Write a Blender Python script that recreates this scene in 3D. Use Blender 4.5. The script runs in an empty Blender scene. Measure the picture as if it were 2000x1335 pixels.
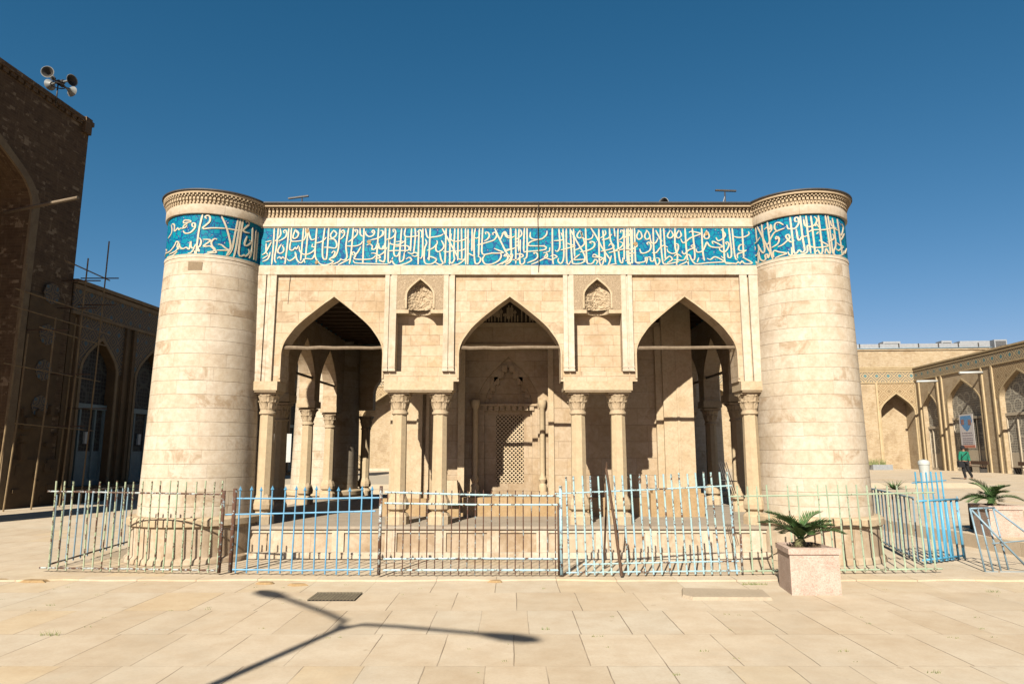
import bpy, bmesh, math, random
from mathutils import Vector, Matrix, noise
R = math.radians
random.seed(7)
scn = bpy.context.scene
col = scn.collection
# ------------------------------------------------ camera, sky, sun, exposure
cam = bpy.data.cameras.new('camera'); co = bpy.data.objects.new('camera', cam); col.objects.link(co)
cam.sensor_width = 36; cam.lens = 24; cam.clip_end = 3000; cam.clip_start = .05
co.location = (0, 0, 1.6); co.rotation_euler = (R(90+9.2), 0, 0)
scn.camera = co
SUN_EL, SUN_AZ = 35.0, 18.0      # light travels towards +Y and a little towards +X
w = bpy.data.worlds.new('World'); scn.world = w; w.use_nodes = True
nt = w.node_tree; nt.nodes.clear()
sky = nt.nodes.new('ShaderNodeTexSky'); sky.sky_type = 'NISHITA'; sky.sun_disc = False
sky.sun_elevation = R(SUN_EL); sky.sun_rotation = R(180+SUN_AZ)
sky.altitude = 1500; sky.air_density = 1.0; sky.dust_density = 1.5; sky.ozone_density = 1.6
bg = nt.nodes.new('ShaderNodeBackground'); bg.inputs[1].default_value = .05
ow = nt.nodes.new('ShaderNodeOutputWorld')
sc_c = nt.nodes.new('ShaderNodeSeparateColor'); cb = nt.nodes.new('ShaderNodeCombineColor'); nt.links.new(sky.outputs[0], sc_c.inputs[0])
for ch, p_, a_ in ((0, 1.65, .22), (1, .97, .60), (2, .93, .74)):   # clear deep-blue sky of a polarised photograph
    pw = nt.nodes.new('ShaderNodeMath'); pw.operation = 'POWER'; pw.inputs[1].default_value = p_
    mu = nt.nodes.new('ShaderNodeMath'); mu.operation = 'MULTIPLY'; mu.inputs[1].default_value = a_
    nt.links.new(sc_c.outputs[ch], pw.inputs[0]); nt.links.new(pw.outputs[0], mu.inputs[0]); nt.links.new(mu.outputs[0], cb.inputs[ch])
nt.links.new(cb.outputs[0], bg.inputs[0]); nt.links.new(bg.outputs[0], ow.inputs[0])
sl = bpy.data.lights.new('sun', 'SUN'); sl.energy = 4.8; sl.angle = R(.5); sl.color = (1, .935, .82)
so = bpy.data.objects.new('sun', sl); col.objects.link(so)
sd = Vector((math.sin(R(SUN_AZ))*math.cos(R(SUN_EL)), math.cos(R(SUN_AZ))*math.cos(R(SUN_EL)), -math.sin(R(SUN_EL))))
so.rotation_euler = sd.to_track_quat('-Z', 'Y').to_euler(); so.location = (-20, -30, 30)
scn.view_settings.view_transform = 'Standard'; scn.view_settings.look = 'None'
scn.view_settings.exposure = 1.5; scn.view_settings.gamma = 1
scn.cycles.max_bounces = 6; scn.cycles.diffuse_bounces = 2

# ------------------------------------------------ node helper
ALB = .43   # stone albedo
def al(c, k=None):
    return tuple(x*(k or ALB) for x in c)
class NB:
    def __init__(s, name):
        s.m = bpy.data.materials.new(name); s.m.use_nodes = True
        s.nt = s.m.node_tree; s.nt.nodes.clear()
        s.out = s.nt.nodes.new('ShaderNodeOutputMaterial')
        s.b = s.nt.nodes.new('ShaderNodeBsdfPrincipled')
        s.nt.links.new(s.b.outputs[0], s.out.inputs[0])
    def put(s, sock, v):
        if isinstance(v, bpy.types.NodeSocket): s.nt.links.new(v, sock)
        elif isinstance(v, (tuple, list)) and len(v) == 3 and sock.type == 'RGBA': sock.default_value = (*v, 1)
        else: sock.default_value = v
    def n(s, t, ins={}, **props):
        x = s.nt.nodes.new('ShaderNode'+t)
        for k, v in props.items(): setattr(x, k, v)
        for k, v in ins.items(): s.put(x.inputs[k], v)
        return x
    def ma(s, op, a, b=0.0, c=0.0):
        x = s.n('Math', {0: a, 1: b, 2: c}, operation=op); return x.outputs[0]
    def mix(s, f, a, b, bt='MIX'):
        x = s.nt.nodes.new('ShaderNodeMix'); x.data_type = 'RGBA'; x.blend_type = bt
        s.put(x.inputs[0], f); s.put(x.inputs[6], a); s.put(x.inputs[7], b); return x.outputs[2]
    def ramp(s, f, *stops):
        x = s.nt.nodes.new('ShaderNodeValToRGB'); s.put(x.inputs[0], f); e = x.color_ramp.elements
        while len(e) < len(stops): e.new(.5)
        for i, (p, c) in enumerate(stops):
            e[i].position = p; e[i].color = (*c, 1) if isinstance(c, tuple) else (c, c, c, 1)
        return x.outputs[0]
    def noise(s, v, sc, det=4, rough=.6, dist=0):
        return s.n('TexNoise', {'Vector': v, 'Scale': sc, 'Detail': det, 'Roughness': rough, 'Distortion': dist}).outputs[0]
    def done(s, colr, rough=.85, height=None, bump=.3, dist=.02, metal=0, spec=.25):
        s.put(s.b.inputs['Base Color'], colr); s.put(s.b.inputs['Roughness'], rough)
        s.b.inputs['Metallic'].default_value = metal; s.b.inputs['Specular IOR Level'].default_value = spec
        if height is not None:
            bp = s.n('Bump', {'Strength': bump, 'Distance': dist, 'Height': height})
            s.nt.links.new(bp.outputs[0], s.b.inputs['Normal'])
        return s.m

def blocks(N, uv, h, wd, jt, seed=0.0, wob=.01, vj=1.0, hj=1.0):
    """random-width coursed blocks in metres -> (random per block, joint mask, second random)"""
    sp = N.n('SeparateXYZ', {0: uv})
    wn = N.noise(uv, 2.5, 2)
    u = N.ma('ADD', sp.outputs[0], N.ma('MULTIPLY', N.ma('SUBTRACT', wn, .5), wob*3))
    v = N.ma('ADD', sp.outputs[1], N.ma('MULTIPLY', N.ma('SUBTRACT', wn, .5), wob*2))
    vr = N.ma('DIVIDE', v, h); row = N.ma('FLOOR', vr)
    rr = N.n('TexWhiteNoise', {'W': N.ma('ADD', row, seed+.37)}, noise_dimensions='1D').outputs[0]
    rw = N.n('TexWhiteNoise', {'W': N.ma('ADD', row, seed+57.7)}, noise_dimensions='1D').outputs[0]
    wr = N.ma('MULTIPLY', wd, N.ma('MULTIPLY_ADD', rw, .6, .7))
    uc = N.ma('ADD', N.ma('DIVIDE', u, wr), N.ma('MULTIPLY', rr, 13.0)); cl = N.ma('FLOOR', uc)
    fu = N.ma('SUBTRACT', uc, cl); fv = N.ma('SUBTRACT', vr, row)
    # some blocks are split in two
    cv = N.n('CombineXYZ', {0: cl, 1: row, 2: seed}).outputs[0]
    r1 = N.n('TexWhiteNoise', {'Vector': cv}, noise_dimensions='3D').outputs[0]
    r2 = N.n('TexWhiteNoise', {'Vector': N.n('VectorMath', {0: cv, 1: (9.1, 3.3, 5.2)}, operation='ADD').outputs[0]}, noise_dimensions='3D').outputs[0]
    du = N.ma('MULTIPLY', N.ma('MINIMUM', fu, N.ma('SUBTRACT', 1.0, fu)), wr)
    dv = N.ma('MULTIPLY', N.ma('MINIMUM', fv, N.ma('SUBTRACT', 1.0, fv)), h)
    ja = N.n('MapRange', {0: du, 1: 0.0, 2: jt, 3: vj, 4: 0.0}); jb = N.n('MapRange', {0: dv, 1: 0.0, 2: jt, 3: hj, 4: 0.0})
    return r1, N.ma('MAXIMUM', ja.outputs[0], jb.outputs[0]), r2

def stone(name, pal, h=.175, wd=.4, jt=.006, stain=.35, seed=0.0, coord='UV', jcol=(.09, .055, .03), jmix=.75, vj=.7, cloud=.45):
    N = NB(name); tc = N.n('TexCoord'); uv = tc.outputs[coord]; ob = tc.outputs['Object']
    r1, j, r2 = blocks(N, uv, h, wd, jt, seed, .012, vj)
    pal = [al(p) for p in pal]
    c = N.ramp(r1, (0, pal[0]), (.35, pal[1]), (.7, pal[2]), (1, pal[3]))
    big = N.noise(ob, .9, 5, .65); sm = N.noise(ob, 14, 6, .7)
    cl1 = N.noise(ob, 4.3, 5, .7, .8)
    c = N.mix(N.ramp(cl1, (.42, 0.0), (.62, cloud)), c, tuple(x*k for x, k in zip(pal[2], (1.14, 1.20, 1.30))))
    stk = N.noise(N.n('VectorMath', {0: ob, 1: (5.0, 5.0, .7)}, operation='MULTIPLY').outputs[0], 1.3, 4, .6)
    c = N.mix(N.ramp(stk, (.56, 0.0), (.74, .28)), c, (.26, .19, .12))
    c = N.mix(N.ramp(big, (.48, 0.0), (.75, stain)), c, (.36, .25, .14), 'MULTIPLY')
    blot = N.ma('MULTIPLY', N.ramp(N.noise(ob, 2.7, 4, .7, .6), (.50, 0.0), (.62, 1.0)), N.ramp(r2, (.70, 0.0), (.80, .75)))
    c = N.mix(blot, c, (.22, .16, .10))
    c = N.mix(N.ramp(sm, (.3, .38), (.65, 0.0)), c, (.5, .4, .27), 'MULTIPLY')
    pits = N.ramp(N.noise(ob, 60, 3), (.3, .5), (.38, 0.0))
    c = N.mix(pits, c, (.25, .17, .1))
    patchy = N.noise(uv, 1.7, 3)
    jm = N.ma('MULTIPLY', j, N.ma('MULTIPLY', N.ramp(patchy, (.3, .35), (.6, 1.0)), jmix))
    c = N.mix(jm, c, jcol)
    hgt = N.ma('ADD', N.ma('MULTIPLY', j, -1.0), N.ma('ADD', N.ma('MULTIPLY', sm, .5), N.ma('MULTIPLY', r2, .4)))
    return N.done(c, .9, hgt, .5, .008)

def plain(name, c1, c2, sc=6, rough=.85, bump=.25, metal=0, spec=.25, dist=.01, pit=0):
    c1 = al(c1, .46); c2 = al(c2, .46)
    N = NB(name); ob = N.n('TexCoord').outputs['Object']
    f = N.noise(ob, sc, 6, .65)
    c = N.mix(N.ramp(f, (.35, 0.0), (.65, 1.0)), c1, c2)
    f2 = N.noise(ob, sc*6, 5, .7)
    c = N.mix(N.ramp(f2, (.35, .35), (.6, 0.0)), c, tuple(x*.55 for x in c1))
    return N.done(c, rough, f2, bump, dist, metal, spec)

def paint(name, c, rust=.5, c2=None):
    c = al(c, .42); c2 = al(c2, .42) if c2 else None
    N = NB(name); ob = N.n('TexCoord').outputs['Object']
    f = N.noise(ob, 9, 6, .75); g = N.noise(ob, 45, 3)
    k = N.ramp(N.ma('ADD', N.ma('MULTIPLY', f, .7), N.ma('MULTIPLY', g, .3)), (.62-rust*.2, 0.0), (.66-rust*.2, 1.0))
    base = N.mix(N.ramp(N.noise(ob, 3, 3), (.4, 0.0), (.6, 1.0)), c, c2 or tuple(x*.8 for x in c))
    cc = N.mix(k, base, N.mix(g, (.03, .014, .008), (.075, .032, .016)))
    return N.done(cc, N.ma('MULTIPLY_ADD', k, .45, .45), g, .2, .003, 0, .4)

CREAM = [(.64, .47, .285), (.70, .53, .34), (.74, .58, .40), (.68, .50, .30)]
PALE = [(.72, .60, .435), (.76, .645, .485), (.79, .68, .53), (.74, .61, .445)]
M = {}
M['ashlar'] = stone('cream_ashlar', CREAM, .175, .38, .005)
M['tower'] = stone('tower_ashlar', PALE, .205, .52, .006, stain=.5, seed=3.0, vj=.35, cloud=.3)
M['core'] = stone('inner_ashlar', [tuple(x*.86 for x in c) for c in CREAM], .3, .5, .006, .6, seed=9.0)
M['course'] = stone('long_course_stone', PALE, 5.0, .95, .005, .3, seed=5.0)
M['dado'] = stone('dado_stone', [(.56, .42, .27), (.66, .52, .36), (.71, .58, .42), (.58, .42, .26)], 3.0, .7, .004, .7, seed=12.0)
M['smooth'] = plain('smooth_cream_stone', (.58, .43, .26), (.68, .54, .36), 4)
M['shaft'] = plain('column_stone', (.66, .52, .33), (.60, .45, .27), 3)
M['carved'] = plain('carved_stone', (.56, .42, .26), (.64, .50, .33), 9)
def m_scroll():
    N = NB('scroll_carved_stone'); ob = N.n('TexCoord').outputs['Object']
    v = N.n('TexVoronoi', {'Vector': N.n('VectorMath', {0: ob, 1: N.n('TexNoise', {'Vector': ob, 'Scale': 9.0}).outputs['Color']}, operation='ADD').outputs[0], 'Scale': 26.0}, feature='DISTANCE_TO_EDGE').outputs[0]
    k = N.ramp(v, (.04, 0.0), (.14, 1.0))
    c = N.mix(k, (.19, .135, .08), (.31, .24, .16))
    return N.done(c, .9, k, .6, .012)
M['scroll'] = m_scroll()
M['orange'] = plain('ochre_stone', (.46, .30, .14), (.55, .39, .22), 5)
M['coping'] = plain('dark_metal_coping', (.05, .045, .04), (.09, .08, .07), 6, .6)
M['roofing'] = plain('roof_felt', (.12, .11, .10), (.2, .18, .15), 2)
M['ceiling'] = plain('dark_timber_ceiling', (.10, .065, .035), (.16, .10, .06), 5)
M['wood'] = plain('weathered_wood', (.22, .16, .10), (.32, .24, .16), 20, .8)
M['scafpole'] = plain('scaffold_pole', (.36, .25, .12), (.22, .14, .07), 4, .7)
M['slab'] = plain('loose_slab_stone', (.56, .45, .32), (.50, .40, .28), 5)
M['floorstone'] = plain('worn_platform_paving', (.50, .42, .32), (.42, .34, .25), 2.5)
M['darkwood'] = plain('rusty_dark_wood', (.10, .055, .03), (.18, .10, .06), 15, .8)
M['letter'] = plain('cream_glazed_letter', (.74, .64, .47), (.66, .55, .38), 8, .55, .1)
M['patch'] = plain('bare_mortar', (.40, .25, .11), (.5, .34, .17), 30, .95)
M['blue'] = paint('sky_blue_paint', (.16, .46, .72), .05)
M['brightblue'] = paint('bright_blue_paint', (.12, .47, .72), .1)
M['paleblue'] = paint('pale_blue_paint', (.42, .66, .76), .5, (.50, .72, .70))
M['palegreen'] = paint('pale_green_paint', (.40, .52, .32), .6, (.50, .56, .36))
M['lightgreen'] = paint('light_green_paint', (.52, .64, .44), .35)
M['rust'] = paint('rusty_bar', (.36, .48, .50), 1.0)
M['rustpost'] = paint('rusty_post', (.55, .62, .60), .75)
M['greyblue'] = paint('grey_blue_paint', (.28, .42, .50), .25)
M['metal'] = plain('galvanised_metal', (.55, .57, .58), (.42, .44, .46), 5, .45, .1, .3)
M['whitepaint'] = plain('white_paint', (.72, .72, .68), (.62, .62, .58), 4, .6)
M['whiteplastic'] = plain('bin_plastic', (.62, .64, .60), (.55, .57, .53), 3, .5)
M['dark'] = plain('dark_void', (.02, .016, .012), (.03, .025, .02), 5)
M['horngrey'] = plain('horn_grey_paint', (.34, .35, .33), (.24, .25, .24), 5, .5, .1)
M['darkmetal'] = plain('dark_metal', (.05, .045, .04), (.08, .07, .06), 9, .5)
M['darkground'] = plain('dark_painted_ground', (.10, .07, .04), (.06, .045, .03), 9)
M['soil'] = plain('planter_soil', (.12, .08, .045), (.2, .14, .08), 30, .95)
M['granite'] = None
def m_granite():
    N = NB('pink_granite'); ob = N.n('TexCoord').outputs['Object']
    v = N.n('TexVoronoi', {'Vector': ob, 'Scale': 90}).outputs['Color']
    s_ = N.n('SeparateColor', {0: v}).outputs[0]
    c = N.ramp(s_, (0, (.24, .17, .135)), (.3, (.30, .22, .175)), (.7, (.31, .235, .19)), (1, (.34, .27, .225)))
    c = N.mix(N.ramp(N.noise(ob, 5, 4), (.35, .3), (.6, 0.0)), c, (.5, .38, .3), 'MULTIPLY')
    return N.done(c, .7, s_, .1, .003)
M['granite'] = m_granite()
def m_tile():
    N = NB('turquoise_tile'); uv = N.n('TexCoord').outputs['UV']
    wv = N.n('TexNoise', {'Vector': uv, 'Scale': 6.0, 'Detail': 2.0}).outputs['Color']
    uvd = N.n('VectorMath', {0: uv, 1: N.n('VectorMath', {0: wv, 'Scale': .10}, operation='SCALE').outputs[0]}, operation='ADD').outputs[0]
    ve = N.n('TexVoronoi', {'Vector': uvd, 'Scale': 11.0}, feature='DISTANCE_TO_EDGE').outputs[0]
    vc = N.n('TexVoronoi', {'Vector': uvd, 'Scale': 15.0}).outputs[0]
    f = N.noise(uv, 5, 3)
    c = N.mix(N.ramp(f, (.4, 0.0), (.6, 1.0)), (.001, .125, .160), (.002, .095, .150))
    c = N.mix(N.ramp(ve, (.045, .9), (.09, 0.0)), c, (.004, .03, .11))
    c = N.mix(N.ramp(vc, (.08, .9), (.13, 0.0)), c, (.26,.2,.2))
    c = N.mix(N.ramp(vc, (.12, 0.0), (.15, .8), (.24, .8), (.28, 0.0)), c, (.012,.02,.09))
    sp = N.n('SeparateXYZ', {0: uv}); g = []
    for k in (0, 1):
        q = N.ma('DIVIDE', sp.outputs[k], .165); fr = N.ma('SUBTRACT', q, N.ma('FLOOR', q))
        g.append(N.ma('MINIMUM', fr, N.ma('SUBTRACT', 1.0, fr)))
    j = N.ramp(N.ma('MINIMUM', g[0], g[1]), (0, .5), (.02, 0.0))
    c = N.mix(j, c, (.02, .12, .16))
    return N.done(c, N.ma('MULTIPLY_ADD', f, .25, .4), f, .15, .004, 0, .06)
M['tile'] = m_tile()
def m_frieze(name, bgc, fg, fg2, size=.62, metalx=0):
    """interlaced zigzag and lozenge brick-and-tile pattern"""
    bgc, fg, fg2 = al(bgc), al(fg), al(fg2)
    N = NB(name); uv = N.n('TexCoord').outputs['UV']; sp = N.n('SeparateXYZ', {0: uv})
    def tri(s_, k):
        q = N.ma('DIVIDE', s_, k); f = N.ma('SUBTRACT', q, N.ma('FLOOR', q)); return N.ma('ABSOLUTE', N.ma('SUBTRACT', f, .5))
    a = tri(sp.outputs[0], size); b = tri(sp.outputs[1], size)
    d = N.ma('ADD', a, b); q = N.ma('MULTIPLY', d, 4.0); f = N.ma('SUBTRACT', q, N.ma('FLOOR', q))
    l1 = N.ramp(f, (.28, 0.0), (.32, 1.0), (.62, 1.0), (.66, 0.0))
    cen = N.ramp(d, (.17, 1.0), (.2, 0.0))
    c = N.mix(l1, bgc, fg); c = N.mix(cen, c, fg2)
    c = N.mix(N.ramp(N.noise(uv, 3, 4), (.35, .4), (.65, 0.0)), c, tuple(x*.6 for x in bgc))
    return N.done(c, .8, f, .15, .01)
M['frieze'] = m_frieze('tile_frieze', (.58, .43, .24), (.10, .13, .14), (.06, .24, .28), .95)
M['spandrel'] = m_frieze('brick_lozenge_spandrel', (.56, .42, .24), (.34, .20, .09), (.30, .2, .1), .9)
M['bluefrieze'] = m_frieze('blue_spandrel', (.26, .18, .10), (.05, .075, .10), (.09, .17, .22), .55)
M['oldrim'] = plain('mottled_brown_rim', (.34, .24, .13), (.24, .16, .09), 3)  # mottled brown, lighter than the old brick
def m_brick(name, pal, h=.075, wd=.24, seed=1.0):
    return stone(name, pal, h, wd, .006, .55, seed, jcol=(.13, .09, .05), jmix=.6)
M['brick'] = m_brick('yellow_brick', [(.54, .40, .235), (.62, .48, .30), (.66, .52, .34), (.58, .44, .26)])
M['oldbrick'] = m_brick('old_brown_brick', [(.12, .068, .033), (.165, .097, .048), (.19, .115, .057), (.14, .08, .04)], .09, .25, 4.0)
M['innerbrick'] = m_brick('recess_shade_brick', [(.07, .04, .025), (.10, .06, .035), (.11, .065, .04), (.08, .05, .03)], .09, .25, 6.0)  # old brick darkened; the shade of the deep recess is put into the colour
M['plaster'] = plain('ochre_plaster', (.66, .51, .30), (.58, .43, .24), 2)
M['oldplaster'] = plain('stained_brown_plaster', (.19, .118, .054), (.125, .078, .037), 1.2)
M['cornice'] = plain('cornice_stone', (.60, .46, .27), (.5, .37, .2), 3)
M['palestone'] = plain('pale_frame_stone', (.64, .54, .40), (.58, .48, .34), 5)
M['bluedoor'] = plain('pale_blue_door', (.24, .32, .33), (.19, .25, .26), 3, .6)
def m_lattice(name, c1, c2, sc=7.0, rings=True):
    c1 = al(c1)
    N = NB(name); uv = N.n('TexCoord').outputs['UV']
    v = N.n('TexVoronoi', {'Vector': uv, 'Scale': sc, 'Randomness': .25}, feature='DISTANCE_TO_EDGE').outputs[0]
    k = N.ramp(v, (.07, 1.0), (.12, 0.0))
    if rings:
        d = N.n('TexVoronoi', {'Vector': uv, 'Scale': .9, 'Randomness': .35}).outputs[0]
        k2 = N.ramp(d, (.34, 0.0), (.37, 1.0), (.42, 1.0), (.45, 0.0)); k = N.ma('MAXIMUM', k, k2)
    c = N.mix(k, c2, c1)
    return N.done(c, .7, k, .4, .02)
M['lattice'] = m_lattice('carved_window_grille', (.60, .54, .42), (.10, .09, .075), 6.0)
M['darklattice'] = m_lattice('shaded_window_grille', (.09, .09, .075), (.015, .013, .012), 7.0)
def m_paving():
    N = NB('courtyard_paving'); tc = N.n('TexCoord'); uv = tc.outputs['Object']
    r1, j, r2 = blocks(N, uv, .92, .60, .0068, 21.0, .005, .95, .4)
    c = N.ramp(r1, (0, (.325, .265, .190)), (.3, (.35, .29, .213)), (.6, (.368, .305, .225)), (.85, (.345, .297, .228)), (1, (.368, .29, .19)))
    big = N.noise(uv, .35, 4, .6); sm = N.noise(uv, 3.0, 6, .7); fine = N.noise(uv, 40, 5, .7)
    c = N.mix(N.ramp(big, (.4, .0), (.7, .45)), c, (.29, .213, .128))
    c = N.mix(N.ramp(sm, (.35, .3), (.6, 0.0)), c, (.62, .5, .36), 'MULTIPLY')
    c = N.mix(N.ramp(fine, (.35, .18), (.55, 0.0)), c, (.20, .15, .10))
    pn = N.noise(uv, .8, 3)
    c = N.mix(N.ma('MULTIPLY', j, N.ramp(pn, (.38, .15), (.55, 1.0))), c, (.07, .045, .025))
    spot = N.ramp(N.noise(uv, 7, 3, .5), (.70, 0.0), (.76, .5))
    c = N.mix(spot, c, (.19, .14, .085))
    tr = N.ramp(N.noise(uv, .6, 5, .7, .8), (.5, 0.0), (.7, .35)); c = N.mix(tr, c, (.27, .235, .18))
    hgt = N.ma('ADD', N.ma('MULTIPLY', j, -1.0), N.ma('ADD', N.ma('MULTIPLY', fine, .3), N.ma('MULTIPLY', r2, .5)))
    return N.done(c, .8, hgt, .5, .006)
M['paving'] = m_paving()
M['leaf'] = plain('palm_leaf', (.07, .15, .045), (.12, .21, .065), 12, .5, .1)
M['stem'] = plain('palm_stem', (.24, .24, .10), (.16, .12, .06), 12)
M['weed'] = plain('weed_green', (.20, .27, .09), (.38, .34, .15), 12)
M['skin'] = plain('skin', (.36, .2, .12), (.32, .17, .1), 12, .6)
M['green'] = plain('green_jacket', (.01, .22, .13), (.01, .17, .1), 12)
M['black'] = plain('black_cloth', (.012, .012, .014), (.02, .02, .022), 12)
M['posterwhite'] = plain('poster_white', (.72, .68, .66), (.68, .62, .6), 3)
M['posterblue'] = plain('poster_blue', (.08, .26, .55), (.2, .4, .62), 9)
M['posterred'] = plain('poster_red', (.62, .22, .14), (.6, .26, .18), 9)
M['posterskin'] = plain('poster_pink', (.5, .3, .26), (.2, .1, .1), 9)
M['ink'] = plain('ink', (.1, .06, .12), (.12, .08, .14), 9)
M['earth'] = plain('distant_ground', (.42, .33, .21), (.36, .28, .18), .05)

# ------------------------------------------------ mesh helper
class MB:
    def __init__(s): s.v = []; s.f = []; s.uv = []; s.sm = []
    def face(s, pts, uv=None, smooth=False):
        b = len(s.v); s.v += [tuple(p) for p in pts]; s.f.append(tuple(range(b, b+len(pts))))
        if uv is None:
            n = Vector((0, 0, 0)); P = [Vector(p) for p in pts]
            for i in range(len(P)):
                a, c = P[i], P[(i+1) % len(P)]
                n += Vector(((a.y-c.y)*(a.z+c.z), (a.z-c.z)*(a.x+c.x), (a.x-c.x)*(a.y+c.y)))
            ax = (abs(n.x), abs(n.y), abs(n.z))
            if ax[2] > max(ax[0], ax[1]): uv = [(p.x, p.y) for p in P]
            elif ax[0] > ax[1]: uv = [(p.y, p.z) for p in P]
            else: uv = [(p.x, p.z) for p in P]
        s.uv.append(uv); s.sm.append(smooth)
    def box(s, x0, x1, y0, y1, z0, z1):
        a = [(x0, y0, z0), (x1, y0, z0), (x1, y1, z0), (x0, y1, z0), (x0, y0, z1), (x1, y0, z1), (x1, y1, z1), (x0, y1, z1)]
        for q in ((0, 3, 2, 1), (4, 5, 6, 7), (0, 1, 5, 4), (1, 2, 6, 5), (2, 3, 7, 6), (3, 0, 4, 7)): s.face([a[i] for i in q])
        return s
    def prism(s, poly, z0, z1, top=None):
        top = top or poly; n = len(poly)
        s.face([(p[0], p[1], z1) for p in top]); s.face([(p[0], p[1], z0) for p in reversed(poly)])
        for i in range(n):
            j = (i+1) % n
            s.face([(*poly[i], z0), (*poly[j], z0), (*top[j], z1), (*top[i], z1)])
        return s
    def lathe(s, prof, cx=0, cy=0, seg=48, a0=0, a1=2*math.pi, mod=None, Ru=None, smooth=True):
        for i in range(seg):
            t0 = a0+(a1-a0)*i/seg; t1 = a0+(a1-a0)*(i+1)/seg
            for (r0, z0), (r1, z1) in zip(prof[:-1], prof[1:]):
                q = []; uv = []
                for t, r, z in ((t0, r0, z0), (t1, r0, z0), (t1, r1, z1), (t0, r1, z1)):
                    k = mod(t, z) if mod else 1
                    q.append((cx+r*k*math.cos(t), cy+r*k*math.sin(t), z)); uv.append((t*(Ru or max(r0, r1, .01)), z if abs(z1-z0) > 1e-4 else r))
                if r0 < 1e-5: q = q[1:]; uv = uv[1:]
                elif r1 < 1e-5: q = q[:3]; uv = uv[:3]
                s.face(q, uv, smooth)
        return s
    def tube(s, pts, r, seg=6, r2=None, cap=True):
        P = [Vector(p) for p in pts]; n = len(P); rings = []
        for i, p in enumerate(P):
            d = (P[min(i+1, n-1)]-P[max(i-1, 0)]).normalized()
            a = d.cross(Vector((0, 0, 1)) if abs(d.z) < .9 else Vector((0, 1, 0))).normalized(); b = d.cross(a)
            rr = r if r2 is None else r+(r2-r)*i/(n-1)
            rings.append([p+(a*math.cos(t)+b*math.sin(t))*rr for t in [2*math.pi*k/seg for k in range(seg)]])
        for i in range(n-1):
            for k in range(seg):
                j = (k+1) % seg
                s.face([rings[i][j], rings[i][k], rings[i+1][k], rings[i+1][j]], None, True)
        if cap: s.face(rings[0]); s.face(rings[-1][::-1])
        return s
    def build(s, name, mat, parent=None, loc=None, weld=False):
        me = bpy.data.meshes.new(name)
        me.from_pydata(s.v, [], s.f); ul = me.uv_layers.new(name='UVMap')
        flat = [c for f in s.uv for p in f for c in p]
        ul.data.foreach_set('uv', flat)
        me.polygons.foreach_set('use_smooth', s.sm); me.materials.append(mat)
        me.update()
        if any(s.sm) or weld:
            bm = bmesh.new(); bm.from_mesh(me); bmesh.ops.remove_doubles(bm, verts=bm.verts, dist=1e-5)
            bmesh.ops.recalc_face_normals(bm, faces=bm.faces)
            for e in bm.edges:
                if len(e.link_faces) == 2 and e.calc_face_angle(0) > R(38): e.smooth = False
            bm.to_mesh(me); bm.free()
        return link(name, me, parent, loc)
def link(name, me, parent=None, loc=None):
    o = bpy.data.objects.new(name, me); col.objects.link(o)
    if loc: o.location = loc
    if parent: o.parent = parent
    return o
def tag(o, label, cat, group=None):
    o['label'] = label; o['category'] = cat
    if group: o['group'] = group
    return o
def struct(o): o['kind'] = 'structure'; return o
def empty(name, loc=(0, 0, 0), rz=0):
    o = bpy.data.objects.new(name, None); col.objects.link(o); o.location = loc; o.rotation_euler = (0, 0, rz); o.empty_display_size = .2
    return o
def children(o): return [c for c in bpy.data.objects if c.parent == o]
def dup(o, parent=None):
    c = o.copy(); col.objects.link(c); c.parent = parent
    for ch in children(o): dup(ch, c)
    return c
# four-centred pointed arch: (fraction of half width, fraction of rise)
ARCH = [(1, 0), (.993, .06), (.975, .13), (.945, .2), (.9, .27), (.84, .345), (.76, .44), (.68, .515), (.587, .59), (.48, .67), (.365, .752), (.27, .82), (.175, .885), (.08, .945), (0, 1)]
def arch_pts(xl, xr, zs, za):
    c = (xl+xr)/2; h = (xr-xl)/2
    L = [(c-h*u, zs+(za-zs)*t) for u, t in ARCH]
    return L+[(2*c-x, z) for x, z in L[-2::-1]]
def arch_wall(m, x0, x1, z0, z1, xl, xr, zs, za, y0, y1, X=None, back=True):
    """wall panel between y0 (front) and y1 with a pointed opening from z0; X maps (u,v,z)->point for walls along Y"""
    X = X or (lambda u, v, z: (u, v, z))
    P = arch_pts(xl, xr, zs, za)
    for (y, flip) in ((y0, 0), (y1, 1)) if back else ((y0, 0),):
        def q(a): m.face([X(u, y, z) for u, z in (a[::-1] if flip else a)])
        if xl > x0: q([(x0, z0), (xl, z0), (xl, zs), (x0, zs)]); q([(x0, zs), (xl, zs), (xl, z1), (x0, z1)])
        if xr < x1: q([(xr, z0), (x1, z0), (x1, zs), (xr, zs)]); q([(xr, zs), (x1, zs), (x1, z1), (xr, z1)])
        for a, b in zip(P[:-1], P[1:]): q([a, b, (b[0], z1), (a[0], z1)])
    O = [(xl, z0)]+P+[(xr, z0)]
    for a, b in zip(O[:-1], O[1:]):
        pts = [X(a[0], y0, a[1]), X(a[0], y1, a[1]), X(b[0], y1, b[1]), X(b[0], y0, b[1])]
        m.face(pts)
def arch_fill(m, xl, xr, z0, zs, za, y, X=None):
    X = X or (lambda u, v, z: (u, v, z)); P = arch_pts(xl, xr, zs, za)
    for a, b in zip(P[:-1], P[1:]): m.face([X(a[0], y, z0), X(b[0], y, z0), X(b[0], y, b[1]), X(a[0], y, a[1])])
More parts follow.
